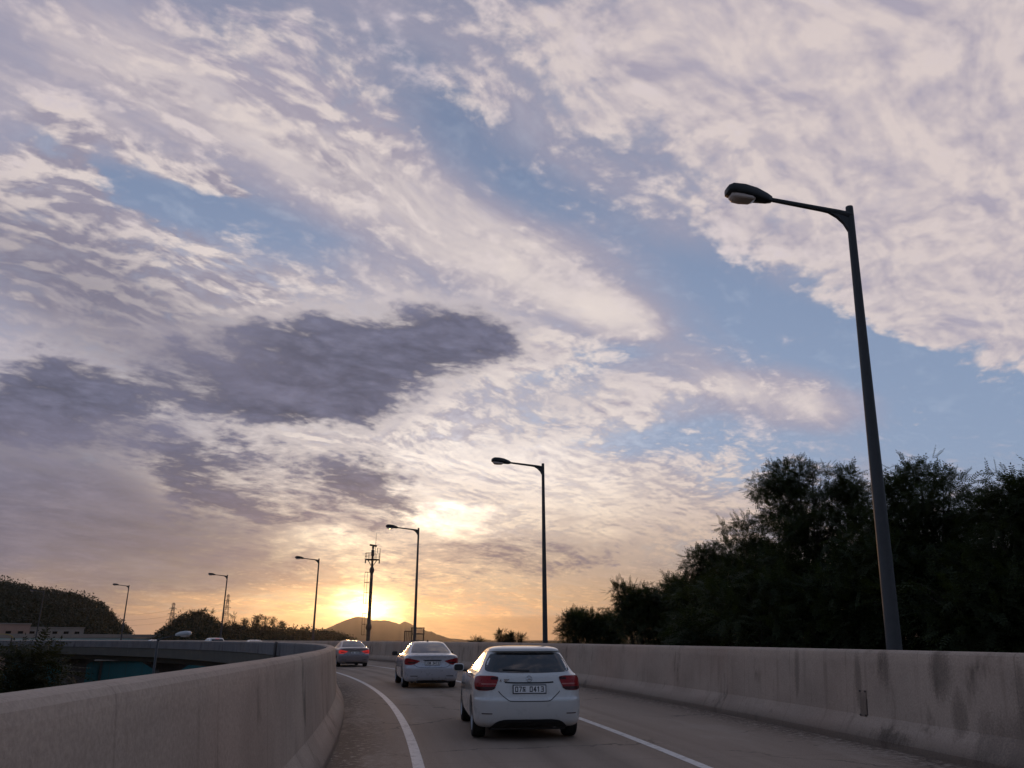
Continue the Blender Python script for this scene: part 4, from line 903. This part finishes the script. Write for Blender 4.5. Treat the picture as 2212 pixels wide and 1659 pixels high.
# bearing and height (degrees), distance, size of every lobe of foliage
RTREES = [
 ('shrubby locust thicket right behind the barrier under the tallest tree', 17.55, 22, 4200, 17, [(17.12, 1.50, 0, 1.6, 0.9, 1.3), (19.43, 0.89, 0.5, 1.6, 0.9, 1.2), (14.60, 0.61, 1.6, 1.2, 0.6, 1), (21.81, 1.46, 0.3, 1.3, 1, 1.2), (18.50, 3.31, 0.6, 1, 0.7, 0.8)]),
 ('shrubby locust thicket right behind the barrier around the nearest lamp pole', 23.84, 20.5, 4200, 18, [(23.54, 1.73, 0.6, 1.4, 1, 1.3), (25.64, 1.13, 0.6, 1.4, 1, 1.2), (21.67, 0.29, 0.3, 1.1, 0.7, 0.8), (27.79, 1.39, 0.6, 1.3, 1, 1.2), (25.00, 4.34, 1.2, 1, 0.8, 0.9)]),
 ('shrubby locust thicket right behind the barrier at the right edge', 30.07, 19, 4200, 19, [(29.87, 1.64, 0.6, 1.3, 1, 1.2), (31.77, 1.34, 0.6, 1.3, 1, 1.2), (33.46, 1.58, 0.6, 1.3, 1, 1.2), (31.47, 3.80, 1, 0.9, 0.7, 0.9), (33.48, 4.27, 1, 0.9, 0.8, 0.9)]),
 ('tallest locust tree, its pointed crown left of the nearest lamp pole', 20.33, 24, 15808, 11, [(21.54, 10.20, 0, 0.75, 0.75, 1), (20.78, 7.57, 0.5, 1, 0.6, 1.2), (22.98, 6.22, 0.3, 0.8, 0.7, 1.1), (19.03, 5.45, 0.3, 1, 0.6, 1.2), (21.60, 6.90, -0.6, 0.9, 0.6, 1), (19.91, 10.79, 0.3, 0.55, 0.4, 0.6), (23.60, 9.90, 0.2, 0.5, 0.5, 0.6), (19.43, 9.22, 0.6, 0.75, 0.55, 0.9), (22.63, 8.09, -0.5, 0.85, 0.7, 1), (17.97, 10.26, 0.8, 0.35, 0.3, 0.25), (18.28, 7.05, 0.2, 0.9, 0.6, 1), (21.15, 5.69, 0, 1.3, 0.7, 1.3), (17.35, 3.95, 0.3, 1.2, 0.8, 1.2), (21.99, 2.94, 0, 1.5, 0.9, 1.4), (24.20, 8.92, 0.2, 0.4, 0.6, 0.5), (18.84, 0.89, 0, 1.6, 0.9, 1.2), (16.68, 6.63, 0.5, 0.4, 0.25, 0.25), (16.51, 1.51, 0, 1.2, 0.8, 1), (20.91, 3.56, 0.4, 1.6, 0.9, 1.6), (19.60, 2.38, -0.6, 1.5, 0.9, 1.4), (23.80, 5.88, 0.3, 0.7, 0.8, 0.9), (23.46, 1.15, 0, 1.3, 0.9, 1.2)]),
 ('locust tree with a rounded crown just right of the nearest lamp pole', 26.65, 22, 13832, 12, [(28.24, 9.52, 0, 0.6, 0.5, 0.9), (26.67, 6.34, -0.4, 0.8, 0.6, 1), (28.85, 6.51, 0.4, 0.8, 0.5, 1), (26.74, 8.74, 0.5, 0.5, 0.55, 0.7), (29.65, 8.21, -0.3, 0.6, 0.6, 0.8), (27.56, 6.88, 0, 0.95, 0.6, 1.1), (26.64, 4.28, 0, 1.2, 0.7, 1.2), (29.14, 5.04, 0.4, 0.7, 0.5, 0.6), (27.32, 1.68, 0, 1.5, 0.9, 1.4), (24.60, 1.43, 0.4, 1, 0.8, 0.9), (29.28, 1.10, 0.2, 0.9, 0.8, 0.8), (25.21, 5.82, 0.3, 0.6, 0.8, 0.8), (25.35, 2.86, 0, 1.1, 0.9, 1.2), (28.57, 3.06, 0, 1, 0.8, 1), (30.42, 4.98, 0.4, 0.5, 0.6, 0.4)]),
 ('thin-leaved locust tree at the right edge of the picture', 30.80, 20, 11362, 13, [(33.17, 7.91, 0, 0.5, 0.5, 0.7), (31.34, 7.49, 0.6, 0.35, 0.4, 0.35), (33.20, 5.38, -0.3, 0.8, 0.7, 1), (31.23, 2.43, 0, 0.9, 0.8, 1.1), (33.33, 2.11, 0.2, 1, 0.9, 1.1), (30.14, 0.27, 0, 1.1, 0.7, 1), (34.78, 7.49, 0, 0.8, 0.8, 0.8), (32.63, 3.48, 0, 0.9, 0.8, 1), (30.09, 3.02, 0.3, 0.7, 0.8, 0.7)]),
 ('broad low locust tree left of the tallest tree, sloping towards the road', 14.84, 26, 12844, 14, [(14.90, 4.31, 0, 0.75, 0.55, 1), (13.38, 5.13, 0.4, 0.35, 0.3, 0.35), (16.01, 2.73, 0, 1.1, 0.8, 1.2), (13.45, 1.84, 0.3, 0.9, 0.6, 1), (16.10, 0.30, 0, 1.3, 0.7, 1.1), (12.71, 0.31, 0.3, 0.9, 0.5, 0.8), (15.18, 5.72, 0.3, 0.35, 0.25, 0.3), (14.75, 2.44, 0, 1, 0.8, 1.2), (12.89, 2.77, 0.3, 0.6, 0.5, 0.6), (17.44, 4.88, 0.3, 0.7, 0.6, 0.8)]),
 ('small locust tree with a ragged edge in front of the sunset sky', 9.85, 29, 8892, 15, [(9.03, 2.49, 0, 0.55, 0.45, 0.8), (7.91, 2.98, 0.3, 0.25, 0.3, 0.25), (10.62, 2.17, 0.4, 0.7, 0.6, 0.9), (11.97, 3.25, 0.2, 0.45, 0.45, 0.5), (9.57, 0.62, 0, 1.1, 0.5, 1.1), (11.79, 0.61, 0, 0.8, 0.6, 0.8), (10.86, 0.92, 0, 0.9, 0.6, 1.1), (9.29, 1.39, 0.2, 0.7, 0.5, 0.8)]),
 ('lowest locust tree, leafy branch hanging nearest the second lamp pole', 5.84, 32, 4940, 16, [(5.38, 0.94, 0, 0.55, 0.4, 0.9), (4.41, 1.25, 0.2, 0.3, 0.14, 0.3), (6.67, 0.47, 0, 0.7, 0.45, 1), (4.38, 0.16, 0.2, 0.4, 0.2, 0.4), (7.03, 1.40, 0.3, 0.3, 0.3, 0.3)]),
]
RBUSH = [
 ('twiggy bush top showing above the barrier left of the second lamp pole', -0.29, 44, 630, 21, [(-0.69, 0.00, 0, 0.35, 0.28, 1), (0.07, 0.07, 0, 0.4, 0.3, 1), (-0.85, 0.31, 0.3, 0.1, 0.25, 0.3), (-0.03, 0.38, 0.2, 0.2, 0.2, 0.3)]),
 ('tiny tuft of leaves on the barrier behind the silver sedan', -2.32, 47, 195, 22, [(-2.32, -0.18, 0, 0.35, 0.1, 1)]),
 ('single leafy twig just right of the twiggy bush top', 0.65, 44, 90, 23, [(0.65, -0.06, 0, 0.08, 0.16, 1)]),
]
for lab, az, dist, n, seed, L in RTREES: right_tree(lab, az, dist, L, n, seed, scale=1.5 if 'thicket' in lab else 1.0, clump=.5 if 'thicket' in lab else .38)
for lab, az, dist, n, seed, L in RBUSH:
    b = (dist * math.sin(R(az)), dist * math.cos(R(az)), TB)
    tree('bush', lab, b, [lobe_dir(a, e, dist + dd, b, rx, rz, w) for a, e, dd, rx, rz, w in L], n, seed, M_LEAF2, 1.0, .16, 'bushes behind the outer barrier', 'bush', .07, 4)
# tree inside the loop whose top just clears the inner barrier
b = (-9.6, 14.6, -7.1)
tree('bush_tree', 'dark bushy tree inside the loop at the left edge, above the inner barrier', b, [(-.4, .2, 7.2, .8, .7, .8, 1.2), (.6, .3, 7.3, .5, .5, .6, .7), (0, 0, 6.2, 1.2, 1.1, 1.0, 1.6), (-1.1, 0, 6.6, .8, .8, .9, 1.0), (.7, .2, 6.0, .8, .8, .9, 1.1), (.75, .3, 8.15, .18, .18, .30, .25), (1.15, .3, 8.1, .14, .14, .32, .2)], 5200, 31, M_LEAF2, 1.2, .34, None, 'tree', .14)
HILL_A = [(-35.66, 1.097), (-34.89, 2.888), (-33.86, 3.515), (-32.91, 3.472), (-32.18, 3.390), (-31.16, 3.178), (-30.15, 3.044), (-29.37, 2.955), (-28.17, 2.649), (-27.33, 2.328), (-26.82, 1.912), (-26.26, 1.352), (-25.65, 0.792), (-25.15, 0.088), (-24.90, -0.306)]
HILL_B = [(-24.22, -0.167), (-23.83, 0.402), (-23.34, 0.864), (-22.84, 1.302), (-22.32, 1.688), (-21.63, 1.844), (-21.04, 1.762), (-20.59, 1.589), (-20.12, 1.297), (-19.50, 1.005), (-18.62, 1.041), (-17.88, 0.985), (-16.21, 0.873), (-14.98, 0.788), (-13.43, 0.762), (-12.49, 0.674), (-11.68, 0.400), (-10.61, -0.180)]
HILL_C = [(-17.32, -0.115), (-14.91, 0.003), (-13.41, 0.428), (-12.26, 0.981), (-11.74, 1.229), (-11.27, 1.386), (-10.80, 1.481), (-10.32, 1.421), (-9.83, 1.237), (-9.28, 1.177), (-8.70, 1.210), (-8.21, 1.056), (-7.98, 0.963), (-7.57, 1.104), (-7.07, 0.934), (-6.58, 0.716), (-5.92, 0.499), (-5.69, 0.500), (-5.27, 0.282), (-4.77, 0.127), (-3.95, -0.059), (-1.50, -0.152)]
RIDGE = [('airy tree on top of the knoll, left of the far lamp', -21.53, 1.934, 3.56, 60), ('second airy tree on top of the knoll, beside the lamp', -20.94, 1.823, 3.86, 61), ('upright tree standing alone on the ridge right of the lamp', -19.07, 1.605, 2.22, 62), ('narrow tree in the middle of the ridge row', -18.37, 1.491, 2.97, 63), ('pair-like bushy tree in the ridge row', -17.85, 1.586, 3.26, 64), ('slim tree at the right of the bushiest ridge trees', -17.53, 1.438, 1.78, 65), ('ragged short tree on the ridge', -17.04, 1.351, 2.22, 66), ('round-topped tree on the ridge', -16.46, 1.325, 2.67, 67), ('small round tree at the right end of the ridge row', -15.90, 1.207, 2.67, 68)]
PY = (1.988, 2.355, 2.973)
TW = {'az': -10.079, 'top': 6.392, 'plat': 5.387, 'collar': 4.646, 'low': 0.772, 'tip': 7.276, 'lad': 4.512}
HAZE = 0.00005
# ---------------------------------------------------------------- hills and mountain
def lerp_tab(tab, a):
    if a <= tab[0][0]: return tab[0][1]
    for (x0, y0), (x1, y1) in zip(tab, tab[1:]):
        if a <= x1: return y0 + (y1 - y0) * (a - x0) / (x1 - x0)
    return tab[-1][1]
def hill(name, prof, dist, depth, mat, canopy=0.0, rough=0.0, step=.25):
    """prof: (bearing, elevation) of the ridge as seen from the roadway"""
    mb = MB(); a0, a1 = prof[0][0], prof[-1][0]; n = int((a1 - a0) / step) + 1; rs = [-1, -.7, -.45, -.25, -.1, 0, .12, .3, .6, 1]
    for i in range(n + 1):
        a = a0 + (a1 - a0) * i / n; H = 1.55 + dist * math.tan(R(lerp_tab(prof, a))) - canopy
        for q in rs:
            k = math.cos(q * math.pi / 2) ** 1.3; r = dist + depth * q
            z = -7.2 + max(0, H + 7.2) * k + rough * noise.noise(Vector((a * 1.7, q * 3, 1.3))) * k * (0 if abs(q) < .05 else 1)
            mb.v.append((r * math.sin(R(a)), r * math.cos(R(a)), z))
    m = len(rs)
    for i in range(n):
        for j in range(m - 1): p = i * m + j; mb.f.append((p, p + 1, p + m + 1, p + m))
    o = mb.build(name, mat, smooth=True); tag(o, kind='structure'); return mb, n, m
def woodland(label, prof, dist, depth, canopy, count, seed, size, mat=None, cover=(-.75, .15)):
    rng = np.random.default_rng(seed); Q = []
    for c in range(count):
        a = rng.uniform(prof[0][0], prof[-1][0]); q = rng.uniform(*cover) if rng.random() < .7 else rng.normal(0, .06)
        H = 1.55 + dist * math.tan(R(lerp_tab(prof, a))) - canopy; k = max(0, math.cos(q * math.pi / 2)) ** 1.3; r = dist + depth * q
        g = -7.2 + max(0, H + 7.2) * k; s = size * rng.uniform(.6, 1.3); h = min(canopy * (rng.uniform(.4, 1.05) if rng.random() < .95 else rng.uniform(1.0, 1.35)), max(.8, (H + 8) * .9)) if canopy else 1
        ctr = np.array((r * math.sin(R(a)), r * math.cos(R(a)), g + h * .45)); m = 62
        v = rng.normal(0, 1, (m, 3)); v /= np.linalg.norm(v, axis=1, keepdims=True); v *= rng.uniform(.45, 1, (m, 1)) ** .5
        pos = ctr + v * np.array((s, s, h * .55)); d = rng.normal(0, 1, (m, 3)); d /= np.linalg.norm(d, axis=1, keepdims=True); e = np.cross(d, rng.normal(0, 1, (m, 3))); e /= np.linalg.norm(e, axis=1, keepdims=True)
        w = (size * .13 * rng.uniform(.5, 1.2, (m, 1)))
        Q.append(np.stack((pos - d * w, pos + e * w * .7, pos + d * w, pos - e * w * .7), axis=1))
    o = obj('woodland', quads(np.concatenate(Q), 'woodland', mat or M_FAR)); tag(o, label, 'woodland', kind='stuff'); return o
M_HILL = plain('hill_undergrowth', (.022, .028, .013), .95, var=.4, scale=.2, spec=0.0)
M_MTN = plain('mountain_forest', (.030, .034, .022), .95, var=.3, scale=.01, spec=0.0)
MATS['ground_soil'].node_tree.nodes['Principled BSDF'].inputs['Specular IOR Level'].default_value = 0.0
hill('hill', HILL_A, 420, 130, M_HILL, 5.0, 2.0); woodland('dense dark woodland covering the big hill at the left edge', HILL_A, 420, 130, 6.0, 1500, 41, 3.4)
hill('hill', HILL_B, 260, 60, M_HILL, 3.4, 1.0); woodland('dark woodland on the low knoll beyond the bend', HILL_B, 260, 60, 3.8, 1300, 42, 1.9)
hill('mountain', HILL_C, 4000, 900, M_MTN, 0, 12.0, .12)
for lab, az, el, w, seed in RIDGE:
    d_ = 258.0; b = Vector((d_ * math.sin(R(az)), d_ * math.cos(R(az)), 1.55 + d_ * math.tan(R(lerp_tab(HILL_B, az))) - 4.2)); top = 1.55 + d_ * math.tan(R(el)) - b.z
    rg = random.Random(seed)
    L = [(rg.uniform(-.4, .4) * w, rg.uniform(-.4, .4) * w, top * rg.uniform(.55, .9), w * .42, w * .42, top * .13, 1) for _ in range(5)]
    L.append((0, 0, top * .88, w * .4, w * .4, top * .12, 1))
    tree('ridge_tree', lab, b, L, 190, seed, M_FAR, 3.6, .7, 'trees along the ridge of the knoll', 'tree', .22, 5)
# ---------------------------------------------------------------- power line
def pylon(az, d, top, label):
    x, y = d * math.sin(R(az)), d * math.cos(R(az)); z0 = -7.0; H = 1.55 + d * math.tan(R(top)) - z0
    root = empty('power_pylon', (x, y, z0), R(-az + 20)); tag(root, label, 'pylon', 'lattice power pylons beyond the hills')
    t = .20
    legs = MB()
    w = lambda z: 3.2 * (1 - z / H) ** .9 + .35
    for sx in (-1, 1):
        for sy in (-1, 1): legs.tube([(sx * w(z), sy * w(z), z) for z in (0, H * .3, H * .6, H * .85, H * .97)], t, 4)
    legs.build('mast', M_STEEL, root)
    br = MB(); zs = [H * k / 9 for k in range(9)]
    for a, b in zip(zs, zs[1:]):
        for s in (-1, 1):
            br.tube([(-w(a), s * w(a), a), (w(b), s * w(b), b)], t * .6, 4); br.tube([(w(a), s * w(a), a), (-w(b), s * w(b), b)], t * .6, 4)
            br.tube([(s * w(a), -w(a), a), (s * w(b), w(b), b)], t * .6, 4)
    br.build('bracing', M_STEEL, root)
    for k, L in ((.60, 4.6), (.72, 4.0), (.84, 3.3), (.93, 1.8)):
        am = MB()
        for s in (-1, 1): am.tube([(0, -.4, H * k), (s * L, 0, H * k + .5)], t * .7, 4); am.tube([(0, .4, H * k + 1.3), (s * L, 0, H * k + .5)], t * .7, 4); am.tube([(s * L, 0, H * k + .5), (s * L, 0, H * k - .9)], t * .5, 4)
        am.build('cross_arm', M_STEEL, root)
    return Vector((x, y, z0)), H
P1 = pylon(-27.2, 760, PY[0], 'lattice power pylon behind the far lamp in the gap between the hills')
P2 = pylon(-22.95, 820, PY[1], 'lattice power pylon standing free above the left shoulder of the knoll')
P3 = pylon(-19.6, 900, PY[2], 'lattice power pylon behind the lamp above the white car')
for k, lab in ((.58, 'lowest of the thin sagging power cables between the pylons'), (.70, 'middle one of the thin sagging power cables between the pylons'), (.82, 'topmost of the thin sagging power cables between the pylons')):
    mb = MB()
    for (a, ha), (b, hb) in ((P1, P2), (P2, P3)):
        pa = a + Vector((0, 0, ha * k)); pb = b + Vector((0, 0, hb * k)); pts = []
        for i in range(13):
            t = i / 12; p = pa.lerp(pb, t); p.z -= 7 * 4 * t * (1 - t) * .35; pts.append(p)
        mb.tube(pts, .055, 4)
    o = mb.build('power_cable', M_STEEL); tag(o, lab, 'cable', 'power cables')
# ---------------------------------------------------------------- monopole tower with platform
def monopole():
    d = 140.0; x, y = d * math.sin(R(TW['az'])), d * math.cos(R(TW['az'])); Z = lambda el: 1.55 + d * math.tan(R(el))
    zt, zp, zc, zl = Z(TW['top']), Z(TW['plat']), Z(TW['collar']), Z(TW['low'])
    root = empty('monopole_tower', (x, y, -7), R(-TW['az'])); tag(root, 'tall dark monopole tower with railed platform and ladder in front of the sunset', 'tower')
    k = lambda z: z + 7
    mb = MB(); mb.lathe([(.36, 0), (.33, k(zl) - .9), (.33, k(zl) - .5), (.52, k(zl) - .15), (.52, k(zl) + .15), (.33, k(zl) + .55), (.26, k(zc) - .7), (.25, k(zc) - .6), (.42, k(zc) - .12), (.42, k(zc) + .15), (.20, k(zc) + .7), (.19, k(zp) + .6), (.28, k(zp) + .7), (.28, k(zp) + 1.6), (.13, k(zp) + 1.75), (.12, k(zt) - .5), (.0, k(zt) - .4)], 14)
    mb.build('pole', M_STEEL, root, True)
    pl = empty('platform', (0, 0, k(zp)), 0, root)
    mb = MB(); mb.lathe([(.2, -.06), (1.3, -.06), (1.3, .06), (.2, .06)], 12); mb.build('deck', M_STEEL, pl)
    mb = MB()
    for h in (.55, 1.1): mb.tube([(1.28 * math.cos(2 * math.pi * i / 12), 1.28 * math.sin(2 * math.pi * i / 12), h) for i in range(10)], .035, 5)
    for i in range(10): c, s = 1.28 * math.cos(2 * math.pi * i / 12), 1.28 * math.sin(2 * math.pi * i / 12); mb.tube([(c, s, 0), (c, s, 1.1)], .035, 5)
    mb.tube([(.75, -1.0, 1.1), (.75, -1.0, 1.9), (1.25, -.3, 1.9), (1.25, -.3, 0)], .05, 5)
    mb.tube([(1.25, .1, 1.9), (1.25, -.3, 1.9)], .05, 5)
    mb.build('railing', M_STEEL, pl)
    mb = MB()
    for i in range(4): a = math.pi / 4 + math.pi / 2 * i; mb.tube([(.2 * math.cos(a), .2 * math.sin(a), -1.1), (1.1 * math.cos(a), 1.1 * math.sin(a), -.05)], .045, 5)
    mb.build('bracket', M_STEEL, pl)
    for sx in (-1, 1): mb = MB(); mb.box((sx * 1.2 - .1, -.12, -.62), (sx * 1.2 + .1, .12, -.02)); bevel(mb.build('equipment_box', M_STEEL, pl), .02)
    mb = MB(); mb.box((-.62, -.18, k(zt) - .18), (.66, .18, k(zt) + .12), Matrix.Translation((0, 0, k(zt))) @ Matrix.Rotation(R(9), 4, 'Y') @ Matrix.Translation((0, 0, -k(zt)))); mb.tube([(0, 0, k(zt) - .6), (0, 0, k(zt) - .1)], .2, 8); mb.build('camera_head', M_STEEL, root)
    mb = MB(); mb.tube([(.42, 0, k(zp)), (.42, 0, k(zt) + .3), (.46, 0, k(Z(TW['tip'])))], [.045, .04, .02], 5); mb.build('whip_antenna', M_STEEL, root)
    # caged ladder on the left side
    ld = MB(); zb, ze = k(2.2), k(Z(TW['lad']))
    for xx, yy in ((-1.15, -.25), (-1.15, .25), (-.72, -.3), (-.72, .3)): ld.tube([(xx, yy, zb), (xx, yy, ze)], .03, 5)
    z = zb
    while z < ze: ld.tube([(-.72, -.3, z), (-.72, .3, z)], .02, 4); z += .4
    ld.build('ladder', M_STEEL, root)
    cg = MB(); z = zb
    while z < ze + .1:
        cg.tube([(-.35, -.3, z), (-.72, -.3, z), (-1.15, -.25, z), (-1.15, .25, z), (-.72, .3, z), (-.35, .3, z)], .04, 5); z += (ze - zb) / 6
    cg.build('ladder_cage', M_STEEL, root)
monopole()
# ---------------------------------------------------------------- railing frame behind the outer barrier, by the third lamp
def rail_frame():
    p = polar(162.62, arcdeg(-8.3, 55.9)[0]); root = empty('railing_frame', (p.x, p.y, 0), R(22)); tag(root, 'rusty steel railing frame behind the outer barrier at the foot of the lamp', 'railing')
    mb = MB()
    for x in (-.75, -.25, .62): mb.tube([(x, 0, -.4), (x, 0, 2.28 if x > -.5 else 2.05)], .045, 6)
    mb.build('post', M_STEEL, root)
    for x in (-.62, -.50, -.38): mb = MB(); mb.tube([(x, 0, 1.30), (x, 0, 2.03)], .028, 5); mb.build('bar', M_STEEL, root)
    for x0, x1, z in ((-.80, -.2, 2.05), (-.80, -.2, 1.36), (-.32, .66, 2.28), (-.25, .66, 1.88), (-.25, .66, 1.42)): mb = MB(); mb.tube([(x0, 0, z), (x1, 0, z)], .042, 6); mb.build('rail', M_STEEL, root)
rail_frame()
dp = empty('drain_pipe', (-14.42, 49.5, 0), 0); tag(dp, 'upright drain pipe on the inside of the far barrier', 'pipe')
mb = MB(); mb.tube([(0, 0, -3.2), (0, 0, 1.22), (.02, .1, 1.33)], .10, 10); mb.build('pipe', M_STEEL, dp, True)
for z in (-.5, .6): mb = MB(); mb.lathe([(.10, -.03), (.13, -.03), (.13, .03), (.10, .03)], 10, 'z', Matrix.Translation((0, 0, z))); mb.build('clamp', M_STEEL, dp)
# ---------------------------------------------------------------- things beyond the loop at the left
def at(az, d, z): return Vector((d * math.sin(R(az)), d * math.cos(R(az)), z))
M_TEAL = plain('teal_cladding', (.024, .14, .15), .6, var=.25, scale=.8)
M_PALE = plain('pale_green_steel', (.42, .50, .46), .6, var=.2, scale=.6)
M_BEIGE = plain('pink_beige_render', (.40, .24, .18), .85, var=.2, scale=.5)
M_BEIGE2 = plain('grey_beige_render', (.30, .24, .20), .85, var=.2, scale=.5)
M_YEL = plain('yellow_sheet', (.55, .36, .05), .6, var=.2)
def shed():
    a, b = at(-31.8, 140, -7), at(-20.5, 140, -7); root = empty('teal_shed', a, math.atan2(b.y - a.y, b.x - a.x)); L = (b - a).length
    tag(root, 'long low shed clad in teal sheet metal, under the far viaduct', 'shed')
    n = 12; w = L / n; pm = MB()
    for i in range(8): pm.box((w * i / 8, -.05 if i % 2 else 0, .6), (w * (i + 1) / 8 - .01, .06, 5.4))
    me = pm.mesh('wall_panel', M_TEAL)
    for i in range(n): o = obj('wall_panel', me, root); o.location = (i * w + (.0), 0, 0); o.scale.x = .985
    mb = MB(); mb.box((0, .07, 0), (L, 12, 5.3)); mb.box((-.1, -.12, 0), (L + .1, .07, .58)); mb.build('plinth', M_DARKC, root)
    mb = MB(); mb.add([(-.4, -.5, 5.42), (L + .4, -.5, 5.42), (L + .4, 6, 6.0), (-.4, 6, 6.0), (-.4, 12.4, 5.42), (L + .4, 12.4, 5.42)], [(0, 1, 2, 3), (3, 2, 5, 4)]); o = mb.build('roof', M_DARKC, root); o.modifiers.new('s', 'SOLIDIFY').thickness = .12
    mb = MB(); mb.box((L * .45, -.35, 0), (L * .45 + .35, -.14, 5.3)); mb.build('post', M_STEEL, root)
shed()
def overpass():
    a, b = at(-37, 205, 0), at(-20.5, 262, 0); root = empty('overpass', a, math.atan2(b.y - a.y, b.x - a.x)); L = (b - a).length
    tag(root, 'distant straight overpass with pale green girder at the left', 'overpass')
    n = 9; w = L / n
    g = MB(); g.box((0, 0, .1), (w - .06, .5, 1.75)); g.box((0, -.08, .1), (w - .06, 0, .3)); g.box((w * .5, -.06, .3), (w * .5 + .15, 0, 1.7)); gm = g.mesh('girder', M_PALE)
    pr = MB(); pr.box((0, -.3, 1.8), (w - .04, .1, 2.7)); prm = pr.mesh('parapet', M_BEIGE2)
    pi = MB(); pi.lathe([(.9, -7.2), (.9, -1.2)], 14); pi.box((-1.5, -1.2, -1.2), (1.5, 8, .08)); pim = pi.mesh('pier', M_FASC)
    for i in range(n):
        o = obj('girder', gm, root); o.location.x = i * w; o = obj('parapet', prm, root); o.location.x = i * w
        if i % 2: o = obj('pier', pim, root); o.location = (i * w, 1.5, 0)
    mb = MB(); mb.box((0, .12, 1.35), (L, 9, 1.78)); mb.build('deck', M_DARKC, root)
overpass()
def block():
    a, b = at(-33.6, 270, 0), at(-27.9, 285, 0); root = empty('flat_roofed_building', a, math.atan2(b.y - a.y, b.x - a.x)); L = (b - a).length
    tag(root, 'low flat-roofed building, pinkish at one end, at the foot of the big hill', 'building')
    mb = MB(); mb.box((0, 0, -7.2), (L * .47, 9, 5.6)); mb.build('wall', M_BEIGE, root)
    mb = MB(); mb.box((L * .47 + .02, .25, -7.2), (L, 9, 4.7)); mb.build('wall', M_BEIGE2, root)
    mb = MB(); mb.box((-.2, -.2, 5.6), (L * .47 + .15, 9.2, 5.9)); mb.build('roof', M_BEIGE2, root)
    mb = MB(); mb.box((L * .47 + .16, .05, 4.7), (L + .2, 9.2, 4.95)); mb.build('roof', M_BEIGE2, root)
    for i in range(9):
        x = 1.2 + i * L / 9.2; wn = MB(); y = -.03 if x < L * .45 else .22; wn.box((x, y, 2.6), (x + 1.5, y + .05, 3.7)); f = wn.build('window', M_GLASS, root)
        s = MB(); s.box((x - .1, y - .08, 2.45), (x + 1.6, y + .04, 2.58)); s.build('sill', M_BEIGE2, f)
block()
def canopy():
    c = at(-32.2, 120, 1.2); root = empty('yellow_canopy', c, R(35)); tag(root, 'small curved yellow canopy at the left edge, above the dark bushy tree', 'canopy')
    mb = MB(); n = 10
    for i in range(n + 1):
        a = math.pi * (.08 + .84 * i / n); mb.v += [(-1.15 * math.cos(a), y, .35 + .55 * math.sin(a)) for y in (-.8, .8)]
    for i in range(n): mb.f.append((2 * i, 2 * i + 1, 2 * i + 3, 2 * i + 2))
    o = mb.build('roof', M_YEL, root); o.modifiers.new('s', 'SOLIDIFY').thickness = .06
    for x in (-1.05, 1.05):
        for y in (-.7, .7): mb = MB(); mb.tube([(x, y, -8.2), (x, y, .5)], .06, 6); mb.build('post', M_STEEL, root)
canopy()
# rough growth on the ground inside the loop
def undergrowth():
    rng = np.random.default_rng(77); Q = []
    for c in range(1500):
        a = rng.uniform(2, 75); r = rng.uniform(112, 151.5) if rng.random() < .75 else rng.uniform(164, 185); s = rng.uniform(.6, 1.7); h = rng.uniform(.5, 2.2)
        ctr = np.array(polar(r, a, -7.0 + h * .4)); m = 26
        v = rng.normal(0, 1, (m, 3)); v /= np.linalg.norm(v, axis=1, keepdims=True); pos = ctr + v * np.array((s, s, h * .6)); d = rng.normal(0, 1, (m, 3)); d /= np.linalg.norm(d, axis=1, keepdims=True); e = np.cross(d, rng.normal(0, 1, (m, 3))); e /= np.linalg.norm(e, axis=1, keepdims=True)
        w = .22 * rng.uniform(.5, 1.4, (m, 1)); Q.append(np.stack((pos - d * w, pos + e * w * .6, pos + d * w, pos - e * w * .6), axis=1))
    o = obj('undergrowth', quads(np.concatenate(Q), 'undergrowth', M_LEAF2)); tag(o, 'dark rough undergrowth on the low ground around the viaduct', 'undergrowth', kind='stuff')
undergrowth()
# ---------------------------------------------------------------- evening haze, one closed box round everything
def haze():
    m = bpy.data.materials.new('haze'); m.use_nodes = True; nt = m.node_tree; nt.nodes.clear()
    o = nt.nodes.new('ShaderNodeOutputMaterial'); v = nt.nodes.new('ShaderNodeVolumePrincipled')
    v.inputs['Color'].default_value = (.92, .88, .86, 1); v.inputs['Density'].default_value = HAZE; v.inputs['Anisotropy'].default_value = .85
    nt.links.new(v.outputs[0], o.inputs['Volume'])
    mb = MB(); mb.box((-5600, -5400, -8.6), (5600, 5600, 135.0)); b = mb.build('haze', m); tag(b, 'pale evening haze filling the air', 'haze', kind='stuff')
haze()
